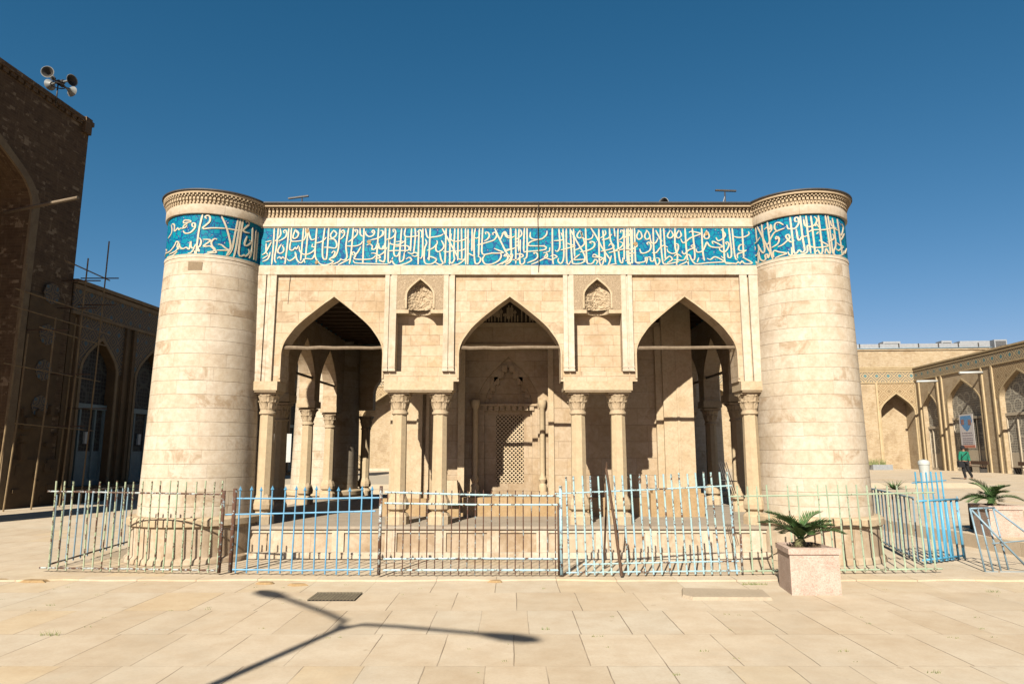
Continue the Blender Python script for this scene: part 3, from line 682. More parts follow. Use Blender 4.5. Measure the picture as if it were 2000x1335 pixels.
SL = """7,67 12,58 13,50 11,42|12,40 17,39 18,51 22,48 24,45 27,48 30,45 35,46|50,32 46,30 36,30 35,35 43,34 50,33|43,36 36,40 35,45 40,43 42,39|35,50 40,55 50,53 58,44 57,36 52,36 53,42 58,42|71,19 66,50 64,95|80,28 76,25 80,22 85,24 86,33 78,41 74,44 75,47 90,46 118,48|108,23 120,48 129,75 130,84 126,92 123,98|118,48 140,52 150,53 165,60|141,33 137,60 134,82 130,92 125,98|146,33 142,75 139,95 137,101|151,34 148,65 147,95 152,100 158,98 160,101 168,95 165,88|158,40 157,36 162,37 163,44 153,52 156,57 165,59|161,65 157,78 160,82 166,80 170,76 165,72|171,50 172,90 168,105|178,55 177,108|182,60 181,110|75,67 90,69 77,80 90,80 98,86 103,92 92,93 80,95|103,68 98,66 92,72 94,80 100,86 96,90 85,91|105,77 112,78 120,84 128,88 118,88 108,88 103,88|68,64 72,70 70,80 66,82 70,90 64,86|3,96 6,88 4,84|5,92 12,90 20,80 24,71 28,73 26,80 30,86|12,95 22,90 28,84 30,76|30,74 32,82 38,85 44,82 50,85 52,70 53,80 58,84 62,76|48,93 54,92 60,84|8,100 18,97 27,90|60,88 62,94"""
SR = """11,60 12,69 17,68 25,58|17,38 18,68|20,38 28,55 35,72 41,86|29,33 30,60 32,78 30,87 25,84 21,75|40,30 42,60 43,85 46,99|34,44 38,40 44,44 46,35 47,45 40,53|32,66 38,72 44,62 52,50 62,45 72,42|70,36 62,31 55,33 53,42 58,48|76,36 78,43 84,43 92,42 99,32 97,23 92,24 92,30 98,30|83,22 85,60 86,85 90,88 96,82 100,86 106,83 104,60 102,20|93,44 95,62 98,64 103,58 108,58 113,56|58,60 54,62 55,57 60,60 57,70 45,78|57,76 66,72 76,64 80,60 78,54 73,56 74,60 82,68 88,64|48,96 47,88 50,83 58,85 72,88 60,92 50,97|10,72 14,78 12,88 16,92 21,82 20,72|12,100 18,106 20,86 22,98 28,102 33,99 32,92 36,90 38,97 42,85|75,85 77,91 82,90 82,77|82,91 95,91 110,86 112,74 118,76 130,78 150,75 140,68 134,65|113,20 114,50 116,76 117,88|122,20 124,60 125,90|108,26 110,38 118,40 128,37 133,28 128,22|136,20 138,60 139,85 134,89 130,82 127,86|115,50 125,46 145,46 160,44 170,48|129,40 132,36 135,42|134,50 130,54|149,20 152,60 153,86 150,88 146,80 143,89|154,20 156,50 158,90|158,30 160,40 168,44|162,26 165,70 160,85 162,93 175,92 180,85|152,68 162,62 160,54|166,70 172,75 178,78 168,84 165,80|171,28 174,70 175,91|172,50 176,58 181,45 178,38|175,66 182,55|180,90 184,80"""
def parse(s): return [[tuple(map(float, p.split(','))) for p in st.split()] for st in s.split('|')]
def smooth_line(P, step=.02):
    if len(P) == 2: P = [P[0], ((P[0][0]+P[1][0])/2, (P[0][1]+P[1][1])/2), P[1]]
    out = []; n = len(P)
    for i in range(n-1):
        p0, p1, p2, p3 = P[max(i-1, 0)], P[i], P[i+1], P[min(i+2, n-1)]
        k = max(2, int(math.hypot(p2[0]-p1[0], p2[1]-p1[1])/step))
        for j in range(k):
            t = j/k
            out.append(tuple(.5*((2*p1[a])+(-p0[a]+p2[a])*t+(2*p0[a]-5*p1[a]+4*p2[a]-p3[a])*t*t+(-p0[a]+3*p1[a]-3*p2[a]+p3[a])*t**3) for a in (0, 1)))
    out.append(P[-1]); return out
def ribbon(m, P, hw, place, th=.007):
    n = len(P); A = []; B = []
    for i in range(n):
        a, b = P[max(i-1, 0)], P[min(i+1, n-1)]; dx, dz = b[0]-a[0], b[1]-a[1]; l = math.hypot(dx, dz) or 1
        e = min(i, n-1-i)/3.0; ww = hw*(.55+.45*min(1, e))
        ww *= .82+.36*abs(dz)/l
        A.append((P[i][0]-dz/l*ww, P[i][1]+dx/l*ww)); B.append((P[i][0]+dz/l*ww, P[i][1]-dx/l*ww))
    for i in range(n-1):
        m.face([place(*B[i], th), place(*B[i+1], th), place(*A[i+1], th), place(*A[i], th)])
        m.face([place(*B[i+1], th), place(*B[i], th), place(*B[i], 0), place(*B[i+1], 0)])
        m.face([place(*A[i], th), place(*A[i+1], th), place(*A[i+1], 0), place(*A[i], 0)])
m = MB(); K = .00843
lay = 0
for S, xo, yt in ((S1, 500, 13.2), (S2, 740, 12.5), (S3, 980, 12), (S4, 1220, 12)):
    for st in parse(S):
        P = [((xo+x*1.3-1000)*K, 5.262-(y-yt)/57.5*.655) for x, y in st]
        P = [(max(-4.1, min(3.96, x)), max(4.62, min(5.255, z))) for x, z in P]
        lay = (lay+1) % 9
        ribbon(m, smooth_line(P), .0108, lambda x, z, t, l=lay: (x, YF-.030-t-.0006*l*(t > 0), z))
for z in (4.612, 5.258): m.box(L1+.01, R1-.01, YF-.04, YF-.0301, z-.006, z+.006)
pp(m, 'inscription', 'letter', band)
m = MB()
for (px, py) in ((621, 514), (722, 474), (1241, 478), (1380, 458), (600, 452)):
    x = (px-1000)*K; z = 5.262-(py-446)/75*.655
    Pq = [(x+random.uniform(.02, .05)*math.cos(t), z+random.uniform(.02, .05)*math.sin(t)) for t in [k*1.05 for k in range(6)]]
    m.face([(a, YF-.0455, b) for a, b in Pq])
pp(m, 'bare_patch', 'patch', band)

# ------------------------------------------------ corner towers
def interp(T, x):
    if x <= T[0][0]: return T[0][1]
    for (a, b), (c, d) in zip(T[:-1], T[1:]):
        if x <= c: return b+(d-b)*(x-a)/(c-a)
    return T[-1][1]
def tower(cx, cy, rb, rt, rim, front, strokes=None, spec=None):
    t = empty('tower', Vector((cx, cy, .03))-PC); t.parent = pav
    L = (-0.0, 0, 0)
    def tp(mb, name, mat): return mb.build(name, M[mat], t, (0, 0, -.03))
    m = MB()
    n = 17; prof = []
    for k in range(n+1):
        z = .66+(4.57-.66)*k/n; prof.append((rb+(rt-rb)*k/n, z))
    m.lathe(prof, 0, 0, 72, Ru=rb); tp(m, 'shaft', 'tower')
    m = MB(); R0 = rb+.13
    m.lathe([(R0, .03), (R0-.01, .09), (R0-.05, .12), (R0-.045, .52), (R0-.02, .54)], 0, 0, 40, Ru=R0); tp(m, 'plinth', 'dado')
    m = MB(); m.lathe([(R0-.03, .54), (R0+.0, .555), (R0, .64), (R0-.03, .67), (rb-.02, .68)], 0, 0, 48, Ru=R0); tp(m, 'plinth_lip', 'smooth')
    m = MB(); rr = rt
    m.lathe([(rr, 4.57), (rr+.008, 4.575), (rr+.008, 4.61), (rr-.01, 4.61)], 0, 0, 72, Ru=rt); tp(m, 'lower_course', 'course')
    m = MB(); m.lathe([(rt-.004, 4.61), (rt-.004, 5.28)], 0, 0, 96, Ru=rt); bd = tp(m, 'tile_band', 'tile')
    m = MB(); m.lathe([(rt-.02, 5.272), (rt+.03, 5.276), (rt+.035, 5.285), (rt+.035, 5.40), (rt+.02, 5.41), (rt+.02, 5.43)], 0, 0, 72, Ru=rt); tp(m, 'upper_course', 'course')
    m = MB(); m.lathe([(rt+.018, 5.43), (rt+.018, 5.585), (rim-.025, 5.59), (rim-.02, 5.625)], 0, 0, 72, Ru=rt)
    nd = 84
    def blk(a, da, r0, r1, z0, z1):
        c = [(r*math.cos(q), r*math.sin(q)) for r, q in ((r0, a-da), (r1, a-da), (r1, a+da), (r0, a+da))]
        m.prism(c, z0, z1)
    for k in range(nd):
        a = 2*math.pi*k/nd
        if front and math.sin(a) > .55: continue
        blk(a, .023, rt+.01, rt+.055, 5.495, 5.54); blk(a, .015, rt+.01, rt+.04, 5.45, 5.495)
        blk(a+.04, .012, rt+.01, rt+.075, 5.54, 5.562); blk(a, .012, rt+.01, rt+.085, 5.558, 5.588)
    tp(m, 'carved_cornice', 'carved')
    m = MB(); m.lathe([(rim-.02, 5.627), (rim, 5.63), (rim, 5.65), (rim-.03, 5.66), (0, 5.70)], 0, 0, 72); tp(m, 'coping', 'coping')
    if strokes:
        xo, yo, sc, top, bot = spec; m = MB()
        F_ = 1333.33
        def th_of(px):
            a = (px-1000)/F_*1.036; ln = math.hypot(a, 1); dx, dy = a/ln, 1/ln
            # ray (0,0)->(dx,dy) against the shaft circle
            b = dx*cx+dy*cy; d2 = rt*rt-(cx*cx+cy*cy-b*b)
            s_ = b-math.sqrt(max(d2, 1e-4)); return math.atan2(dy*s_-cy, dx*s_-cx)
        lay = 0
        for st in parse(strokes):
            P = []
            for x, y in st:
                tt, bb = interp(top, x), interp(bot, x); v = (bb-y)/(bb-tt)
                P.append((th_of(xo+x*sc)*rt, 4.612+max(.02, min(.985, v))*.66))
            lay = (lay+1) % 9
            ribbon(m, smooth_line(P), .0115, lambda s_, z, t_, l=lay: ((rt-.004+t_+.0006*l*(t_ > 0))*math.cos(s_/rt), (rt-.004+t_+.0006*l*(t_ > 0))*math.sin(s_/rt), z))
        m.lathe([(rt-.002, 4.612), (rt+.006, 4.614), (rt+.006, 4.626), (rt-.002, 4.628)], 0, 0, 96)
        m.build('inscription', M['letter'], bd)
    return t
tL = tower(-4.89, 10.95, .86, .765, .875, True, SL, (320, 400, 1.0, [(5, 36), (15, 24), (30, 19), (50, 17), (70, 18), (100, 21), (130, 28), (150, 33), (170, 41), (190, 52)], [(3, 104), (20, 99), (50, 96), (75, 96), (100, 98), (130, 101), (150, 106), (170, 112), (190, 119)]))
tR = tower(4.73, 10.95, .82, .75, .88, True, SR, (1460, 400, 1.05, [(5, 45), (30, 31), (60, 23), (90, 19), (120, 17), (150, 18), (170, 23), (186, 32)], [(5, 113), (30, 105), (60, 97), (90, 93), (120, 91), (150, 92), (170, 95), (187, 101)]))
tower(-4.87, 18.1, .85, .785, .885, False); tower(4.71, 18.1, .81, .77, .895, False)
# stained patch on the left tower
m = MB()
for i in range(8):
    a0 = R(-97+i*2.0); a1 = R(-97+(i+1)*2.0); r = .7745
    m.face([(r*math.cos(a0), r*math.sin(a0), 4.37), (r*math.cos(a1), r*math.sin(a1), 4.37), (r*math.cos(a1), r*math.sin(a1), 4.5), (r*math.cos(a0), r*math.sin(a0), 4.5)])
m.build('brown_stone', plain('stained_block', (.34, .25, .15), (.28, .2, .12), 20), tL, (0, 0, -.03))

# ------------------------------------------------ things on the pavilion roof
def tlight(x, y, lab, wd=.3, tilt=0):
    r = tag(empty('floodlight', (x, y, 5.62)), lab, 'floodlight', 'roof floodlights on the pavilion')
    MB().tube([(0, 0, 0), (0, 0, .45)], .012, 6).build('post', M['darkmetal'], r)
    b = MB().box(-wd/2, wd/2, -.02, .02, .46, .485).build('lamp_bar', M['darkmetal'], r); b.rotation_euler = (R(0), tilt, 0)
    MB().tube([(0, 0, .38), (-.12, .0, .0)], .008, 5).build('brace', M['metal'], r)
tlight(-3.74, 11.6, 'rusty tilted bar floodlight on the roof edge near the left tower', .36, R(-8))
tlight(3.70, 11.3, 'dark level bar floodlight on the roof edge near the right tower', .36, R(2))
h = tag(empty('loudspeaker', (2.95, 12.2, 5.62), R(200)), 'single grey horn loudspeaker poking above the pavilion roof edge', 'loudspeaker')
def horn(parent, loc=(0, 0, .25), rz=0, pitch=0, s=1.0):
    q = MB(); q.lathe([(.03, -.2), (.035, -.05), (.06, .05), (.11, .13), (.19, .2), (.2, .21), (.19, .215), (.1, .135), (.05, .05), (0, .0)], 0, 0, 20)
    o = q.build('horn', M['horngrey'], parent); o.location = loc; o.rotation_euler = (R(90)-pitch, 0, rz); o.scale = (s, s, s)
    q = MB(); q.lathe([(.186, .211), (.098, .136), (.048, .052), (0, .02)], 0, 0, 20); q.build('mouth', M['darkmetal'], o)
    q = MB(); q.lathe([(0, -.32), (.07, -.32), (.075, -.2), (.03, -.18)], 0, 0, 14); d = q.build('driver', M['darkmetal'], o)
    return o
horn(h, (0, 0, .5), R(100), R(0), .8)
MB().tube([(0, 0, 0), (0, .1, .5)], .015, 6).build('bracket', M['darkmetal'], h)

# ------------------------------------------------ courtyard arcades
def arcade(name, label, loc, phi, length, H, bays, fr, mats, depth=1.5, base=.22, fz=None, pil=.12, top=.35):
    t = tag(empty(name, loc, phi), label, 'building')
    W, P_, FR, SP, LAT = mats
    fz0, fz1 = fr
    m = MB(); x = 0.0
    for i, b in enumerate(bays):
        mid = (b['x1']+(bays[i+1]['x0'] if i+1 < len(bays) else length))/2 if i+1 < len(bays) else length
        arch_wall(m, x, mid, base, fz0, b['x0'], b['x1'], b['zs'], b['za'], 0, b.get('d', .35), back=False)
        x = mid
    m.box(0, length, .0, depth, fz0, H)
    m.face([(0, .0, base), (0, depth, base), (0, depth, H), (0, 0, H)]); m.face([(length, 0, base), (length, depth, base), (length, depth, H), (length, 0, H)])
    m.face([(0, depth, base), (length, depth, base), (length, depth, H), (0, depth, H)])
    m.build('wall', M[W], t)
    m = MB(); m.box(0, length, -.05, -.001, fz0, fz1); m.build('tile_frieze', M[FR], t)
    m = MB(); m.box(0, length, -.09, -.002, fz1, fz1+.14); m.box(0, length, -.08, -.003, fz0-.1, fz0-.002); m.box(0, length, -.14, depth, H-.12, H); m.box(0, length, -.1, -.003, fz1+.18, H-.122)
    m.build('cornice', M['oldrim' if W == 'oldplaster' else 'cornice'], t)
    for b in bays:
        x0, x1, zs, za, d = b['x0'], b['x1'], b['zs'], b['za'], b.get('d', .35)
        e = b.get('e', .35)
        for (a, c_) in ((x0-e-.16, x0-e), (x1+e, x1+e+.16)): MB().box(a, c_, -.10, -.001, base, fz0-.1).build('pilaster', M[P_], t)
        if b.get('sp'):
            m = MB(); arch_wall(m, x0-e, x1+e, zs, fz0-.1, x0-.02, x1+.02, zs+.001, za+.03, -.012, -.001, back=False); m.build('tiled_spandrel', M[b['sp']], t)
        m = MB(); arch_rim(m, x0, x1, base, zs, za, -.03, .0, .12); m.build('arch_rim', M[b.get('rim', 'cornice')], t)
        if b['k'] == 'window':
            z1 = b['beam']
            m = MB(); arch_fill(m, x0, x1, z1, zs, za, d-.02)
            w_ = m.build('grille', M[LAT], t)
            m = MB(); m.box(x0, x1, d-.14, d-.001, z1-.08, z1+.1); m.box(x0, x1, d-.10, d-.001, base, base+.2)
            for q in (x0, x0+(x1-x0)*.26, x1-(x1-x0)*.26-.08, x1-.08): m.box(q, q+.08, d-.11, d-.001, base, z1)
            m.build('window_frame', M[b.get('fm', 'palestone')], t)
            m = MB(); zz = b.get('low', base+1.3)
            m.box(x0, x1, d-.04, d-.001, zz, z1); m.build('grille', M[LAT], t)
            m = MB(); m.box(x0, x1, d-.05, d-.001, base, zz); m.build('door', M[b.get('door', 'palestone')], t)
        elif b['k'] == 'porch':
            dd = b['dd']; m = MB()
            m.box(x0-.3, x0, d, dd, base, za+.2); m.box(x1, x1+.3, d, dd, base, za+.2); m.box(x0-.3, x1+.3, dd, dd+.1, base, za+.3); m.box(x0-.3, x1+.3, d, dd, za+.2, za+.3)
            m.build('porch', M[W], t)
        else:
            m = MB(); arch_fill(m, x0, x1, base, zs, za, d-.01); m.build('blind_panel', M[W], t)
    return t
ang = math.atan(.075)
# right-hand arcade
bays = [dict(x0=1.1, x1=3.2, zs=5.1, za=6.35, k='window', beam=3.6, e=.28), dict(x0=4.75, x1=8.95, zs=5.3, za=7.0, k='window', beam=4.15, low=1.75, e=.45, sp=None)]
x = 11.2
for i in range(6): bays.append(dict(x0=x, x1=x+4.2, zs=5.3, za=7.0, k='window', beam=4.15, low=1.6, sp='spandrel' if i == 0 else None, e=.45)); x += 6.4
ra = arcade('arcade', 'sunlit yellow brick arcade with carved window grilles on the right side of the courtyard', (34.3, 58, 0), R(-90)-ang, 52, 8.75, bays, (7.7, 8.42), ('brick', 'plaster', 'frieze', 'spandrel', 'lattice'))
def spout(x, t, z=7.25, ln=1.6):
    o = MB().tube([(x, -.02, z), (x, -ln, z-.02)], .09, 8).build('drain_spout', M['whitepaint'], t); return o
spout(3.6, ra); spout(9.6, ra); spout(17, ra)
# benches are things of their own
# back arcade
bl = []
x = 6.0
while x < 47:
    bl.append(dict(x0=x, x1=x+5.4, zs=4.6, za=7.1, k='porch', dd=3.5, sp='spandrel', d=.4, e=.5)); x += 7.2
bl = [b for b in bl if b['x1'] < 49]
bl.append(dict(x0=50.95, x1=53.7, zs=5.0, za=6.55, k='porch', dd=3.0, sp='spandrel', d=.4, e=.15))
Lb = 54.0
bk = arcade('arcade', 'sunlit yellow brick arcade with deep pointed porches behind the pavilion', (34.4-Lb*math.cos(ang), 58+Lb*math.sin(ang), 0), -ang, Lb, 8.85, bl, (7.55, 8.4), ('brick', 'plaster', 'frieze', 'spandrel', 'lattice'))
o = MB().tube([(48.4, -.02, 7.3), (48.4, -.9, 7.28)], .07, 8).build('drain_spout', M['darkmetal'], bk)
m = MB()
for k in range(3):
    for q in range(2): m.box(48.1+q*.35, 48.35+q*.35, -.03, -.001, 4.4+k*.32, 4.62+k*.32)
m.build('wall_plaque', M['cornice'], bk)
# set-back upper wall
u = MB(); u.box(-2, 66, 2.0, 2.6, 8.6, 10.55); u.box(-2, 66, 1.9, 2.7, 10.55, 10.66)
u.build('upper_wall', M['brick'], bk)
# roof kit
def place_on_back(name, lab, cat, s, y, z, group=None):
    q = Vector((34.4-Lb*math.cos(ang)+math.cos(ang)*s+math.sin(ang)*y, 58+Lb*math.sin(ang)-math.sin(ang)*s+math.cos(ang)*y, z))
    return tag(empty(name, q, -ang), lab, cat, group)
d = place_on_back('air_duct', 'long silver metal duct running along the far roof edge', 'duct', 47.8, 2.4, 10.66)
MB().box(-1, 14, 0, .9, .1, .55).build('duct_body', M['metal'], d)
m = MB(); [m.box(k*1.7-.6, k*1.7-.5, -.02, .92, .0, .57) for k in range(9)]; m.build('duct_flange', M['darkmetal'], d)
MB().tube([(-1, -.3, .1), (14, -.3, .1)], .05, 6).build('pipe', M['greyblue'], d)
def cooler(s, y, z, w_, h_, lab):
    r = place_on_back('air_cooler', lab, 'air cooler', s, y, z, 'roof air coolers')
    MB().box(0, w_, 0, 1.0, .12, h_).build('casing', M['metal'], r)
    m = MB(); [m.box(.1, w_-.1, -.02, -.001, .25+k*.1, .31+k*.1) for k in range(int((h_-.35)/.1))]; m.build('louvre', M['darkmetal'], r)
    for q in (.05, w_-.1): MB().box(q, q+.06, .1, .9, 0, .12).build('leg', M['darkmetal'], r)
cooler(53.1, 3.2, 10.66, 1.5, .9, 'small white louvred air cooler on the far roof above the porch corner')
cooler(58.6, 4, 10.7, .9, 1.0, 'dark topped air cooler left of the long silver one')
cooler(60.2, 4, 10.7, 2.6, .95, 'long silver ribbed air cooler on the far roof')
cooler(63.2, 4, 10.7, 1.1, 1.05, 'tall blue grey air cooler at the right end of the roof row')
# left wall: iwan and arcade
LX = lambda Y: -16.04+.075*Y
iw = tag(empty('iwan', (LX(5), 5, 0), R(90)-ang), 'tall dark brown brick iwan with a huge pointed arch at the left edge', 'building')
m = MB(); S = 1/math.cos(ang)
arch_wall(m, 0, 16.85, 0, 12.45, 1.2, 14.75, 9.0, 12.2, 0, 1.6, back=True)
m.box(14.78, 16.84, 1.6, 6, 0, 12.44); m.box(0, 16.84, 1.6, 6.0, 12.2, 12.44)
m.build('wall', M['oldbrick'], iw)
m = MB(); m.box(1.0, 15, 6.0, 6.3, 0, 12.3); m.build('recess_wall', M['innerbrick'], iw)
m = MB(); 
for k in range(60):
    zz = 12.45; m.box(k*.28, k*.28+.2, -.06, .3, zz, zz+.12)
m.box(-.1, 16.95, -.1, 1.7, 12.57, 12.72); m.box(16.5, 16.8, -.14, .3, 12.2, 12.75)
m.build('cornice', M['oldbrick'], iw)
m = MB(); arch_rim(m, 1.2, 14.75, 0, 9.0, 12.2, -.07, 0, .3); m.build('arch_rim', M['oldrim'], iw)
m = MB(); m.box(15.1, 16.5, -.06, -.001, 0, 6.4); m.box(15.0, 16.87, -.12, -.06, 0, 1.4)
for k in range(26):
    a = random.uniform(15.2, 16.9); z = random.uniform(.1, 3.2); m.box(a-random.uniform(.05, .3), a, -.13-random.uniform(0, .06), -.06, z, z+random.uniform(.05, .3))
m.build('plaster_facing', M['oldplaster'], iw)
for k, z in enumerate((6.5, 5.2, 4.1, 3.0)):
    m = MB(); m.lathe([(0, 0), (.34, 0), (.34, .03), (0, .03)], 0, 0, 8, smooth=False); o = m.build('tile_medallion', M['bluefrieze'], iw); o.location = (15.9, -.065, z); o.rotation_euler = (R(90), 0, 0)
MB().tube([(14.2, .3, 8.55), (13.6, -2.4, 8.7)], .05, 6).build('wood_beam', M['wood'], iw)
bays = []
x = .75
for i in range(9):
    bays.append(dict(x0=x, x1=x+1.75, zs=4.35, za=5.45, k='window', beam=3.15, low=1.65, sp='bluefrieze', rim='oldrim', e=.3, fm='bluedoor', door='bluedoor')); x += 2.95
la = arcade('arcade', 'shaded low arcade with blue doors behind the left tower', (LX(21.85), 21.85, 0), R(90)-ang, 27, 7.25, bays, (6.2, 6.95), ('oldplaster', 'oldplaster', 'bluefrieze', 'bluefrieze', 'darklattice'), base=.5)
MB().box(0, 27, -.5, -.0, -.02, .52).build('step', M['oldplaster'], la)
for b in bays[:3]:
    m = MB(); m.box(b['x0']+.8, b['x0']+.95, .22, .3, 1.9, 2.3); m.build('lock_plate', M['whitepaint'], la)

# horn loudspeaker cluster on the iwan
sp = tag(empty('loudspeaker_cluster', (-14.42, 20.1, 12.5)), 'four grey horn loudspeakers on a pole on top of the iwan', 'loudspeaker')
MB().tube([(0, 0, 0), (0, 0, .7)], .022, 6).build('pole', M['darkmetal'], sp)
MB().tube([(.2*math.cos(t), .2*math.sin(t), .6) for t in [k*math.pi/6 for k in range(13)]], .018, 5).build('ring', M['darkmetal'], sp)
horn(sp, (-.16, -.18, .86), R(14), R(-4), .95); horn(sp, (.26, .05, .78), R(70), R(-4), .95); horn(sp, (-.22, .1, .72), R(-115), 0, .9); horn(sp, (.1, .3, .66), R(170), 0, .9)
# scaffold
sc_ = tag(empty('scaffold', (-13.6, 20, 0)), 'rusty pole scaffold standing against the shaded left facade', 'scaffold')
def lpt(s_, o_, z): # along wall from Y=20, out from wall
    Y = 20+s_; X_ = LX(Y)+o_; return (X_+13.6, Y-20, z)
POLES = [(-1.3, .9, 6.9), (-.6, .6, 5.0), (.0, .9, 5.6), (1.1, .9, 7.75), (2.0, .9, 8.6), (1.6, .35, 5.9)]
for s_, o_, z in POLES: MB().tube([lpt(s_-.12, o_, .0), lpt(s_, o_, z/2), lpt(s_+.1, o_-.05, z)], .024, 6).build('upright', M['scafpole'], sc_)
for z, a, b in ((7.3, .2, 2.3), (6.0, -1.5, 2.6), (5.1, -.5, 2.4), (3.9, -1.6, 2.3), (5.5, -1.6, 2.6), (2.3, -1.0, 2.2)):
    MB().tube([lpt(a, .86, z+.1), lpt(b, .86, z)], .02, 6).build('ledger', M['scafpole'], sc_)
for z, s_ in ((7.3, 2.0), (6.4, 2.0), (7.0, 1.15), (6.1, 1.1), (5.2, .0), (2.4, 1.1), (4.0, 1.1), (3.0, 2.0)):
    MB().tube([lpt(s_, .1, z), lpt(s_, 1.35, z)], .02, 6).build('putlog', M['darkwood'], sc_)

# ------------------------------------------------ street lamp behind the camera (it throws the shadow in the foreground)
lp = tag(empty('street_lamp', (-4.22, -1.45, 0)), 'two armed street lamp whose shadow lies across the paving', 'street lamp')
MB().tube([(0, 0, 0), (0, 0, 3), (0, 0, 6.02)], .07, 10, .045).build('pole', M['metal'], lp)
for s_ in (1, -1):
    v = Vector((-.83*s_, .56*s_, 0))
    P = [Vector((0, 0, 5.9)), v*.12+Vector((0, 0, 6.12)), v*.5+Vector((0, 0, 6.22)), v*1.35+Vector((0, 0, 6.38))]
    ar = MB().tube(P, .034, 8).build('arm', M['metal'], lp)
    hd = MB(); q = [(-.1, 0), (.0, .05), (.3, .1), (.48, .08), (.55, 0)]
    top = [v.normalized()*x for x, _ in q]
    m = MB()
    e = v*1.3; dn = v.normalized(); sd2 = Vector((-dn.y, dn.x, 0))
    for (a, ra_), (b, rb_) in zip([(0, .03), (.15, .08), (.35, .12), (.55, .1)], [(.15, .08), (.35, .12), (.55, .1), (.66, .02)]):
        for k in range(10):
            t0, t1 = 2*math.pi*k/10, 2*math.pi*(k+1)/10
            pt = lambda d_, r_, t: e+dn*d_+sd2*(r_*math.cos(t))+Vector((0, 0, 6.38+.5*r_*math.sin(t)+.1*d_))
            m.face([pt(a, ra_, t0), pt(a, ra_, t1), pt(b, rb_, t1), pt(b, rb_, t0)], None, True)
    m.build('lamp_head', M['metal'], lp)

# ------------------------------------------------ fences
def fence(label, p0, p1, n, h, rails, bar, rail, br=.012, rr=.015, lean=(0, 0), tips=False, h1=None, group='iron fence panels round the pavilion', posts=(), name='iron_fence', skip=(), jit=.006, zb=.0, r2=None, ext=.04, rlean=None, yl=0):
    r = tag(empty(name, (p0[0], p0[1], .05)), label, 'fence', group)
    d = Vector((p1[0]-p0[0], p1[1]-p0[1], 0)); h1 = h1 or h
    dn = d.normalized()
    for k in range(n):
        if k in skip: continue
        t = k/(n-1); b = d*t; hh = h+(h1-h)*t+random.uniform(-.01, .01)
        j = random.uniform(-jit, jit); ln = lean[0]+(lean[1]-lean[0])*t+j
        top = b+dn*(ln*hh)+Vector((0, yl*hh, hh)); mid = b+dn*(ln*hh*.5+random.uniform(-.004, .004))+Vector((0, yl*hh*.5, hh/2))
        m = MB().tube([b+Vector((0, 0, zb)), mid, top], br, 6)
        o = m.build('bar', bar, r)
        if tips:
            q = MB().lathe([(0, -.01), (.024, 0), (.014, .02), (0, .055)], 0, 0, 4); q.build('spear_tip', bar, o, tuple(top))
    for (z0, z1, f0, f1) in rails:
        a = d*f0+Vector((0, yl*z0, z0)); b = d*f1+Vector((0, yl*z1, z1))
        la_ = lean[0]*z0; lb_ = lean[1]*z1
        a = a+dn*(la_-ext); b = b+dn*(lb_+ext)
        mid = (a+b)/2+Vector((0, 0, random.uniform(-.012, .008)))
        MB().tube([a, mid, b], rr, 6).build('rail', rail, r)
    for (t, hh, rad, mt) in posts:
        b = d*t; MB().tube([b, b+Vector((0, 0, hh))], rad, 8).build('post', M[mt], r)
    return r
random.seed(11)
FG = M['palegreen']
fence('rusty pale green bar fence panel in front of the left tower', (-6.2, 9.5), (-3.86, 9.3), 20, 1.17, [(1.03, 1.0, -.03, 1), (.03, .03, -.04, 1.0)], FG, M['rustpost'], .0115, .012, (-.03, -.01), posts=((1.01, 1.05, .025, 'rust'),), skip=(3,), jit=.012, yl=.02)
m_ = fence('grey blue side fence running back past the outside of the left tower', (-6.35, 9.75), (-6.62, 12.2), 13, .98, [(1.0, .98, 0, 1), (.04, .04, 0, 1)], M['greyblue'], M['rustpost'], .013, .013, (0, 0))
fence('sky blue spear tipped gate leaf beside the left tower', (-3.62, 9.3), (-1.82, 9.14), 13, 1.06, [(.95, .97, 0, 1.05), (.74, .80, -.08, 1.0), (.04, .07, 0, 1)], M['blue'], M['blue'], .0105, .0115, (0, 0), tips=True, posts=((-.04, 1.08, .028, 'rust'), (1.06, 1.12, .022, 'rustpost')), jit=.02)
fence('rusty thin barred gate with pale blue rails in front of the left columns', (-1.62, 9.14), (.56, 9.14), 22, 1.06, [(1.04, .99, 0, 1.02), (.90, .88, 0, 1), (.20, .20, 0, 1), (.06, .06, 0, 1)], M['rust'], M['paleblue'], .0075, .013, (-.005, .005), posts=((1.035, 1.12, .022, 'paleblue'), (1.02, .9, .014, 'darkwood')), jit=.004)
fence('pale blue leaning bar fence panel in front of the right columns', (.74, 9.14), (2.92, 9.22), 21, 1.24, [(1.02, 1.12, -.05, 1.0), (.03, .04, 0, 1), (.13, .16, .1, 1)], M['paleblue'], M['paleblue'], .0125, .0105, (-.03, -.05), h1=1.30, skip=(), jit=.006)
fence('light green widely spaced fence panel in front of the right tower', (3.0, 9.25), (5.62, 9.42), 20, 1.12, [(.98, 1.02, -.03, 1.03), (.03, .03, 0, 1.02)], M['lightgreen'], M['lightgreen'], .0115, .012, (-.02, -.03), skip=(4, 7), posts=((0, .5, .015, 'rustpost'),), jit=.012)
fence('blue grey side fence running back past the outside of the right tower', (5.85, 10.2), (6.65, 13.1), 14, .92, [(.9, .9, 0, 1), (.04, .04, 0, 1)], M['greyblue'], M['greyblue'], .014, .014, (0, 0))
f7 = fence('bright blue fence section at the right corner of the enclosure', (5.88, 10.1), (6.45, 10.4), 6, 1.27, [(1.12, 1.14, -.1, 1.1)], M['brightblue'], M['brightblue'], .013, .009, (-.02, -.04))
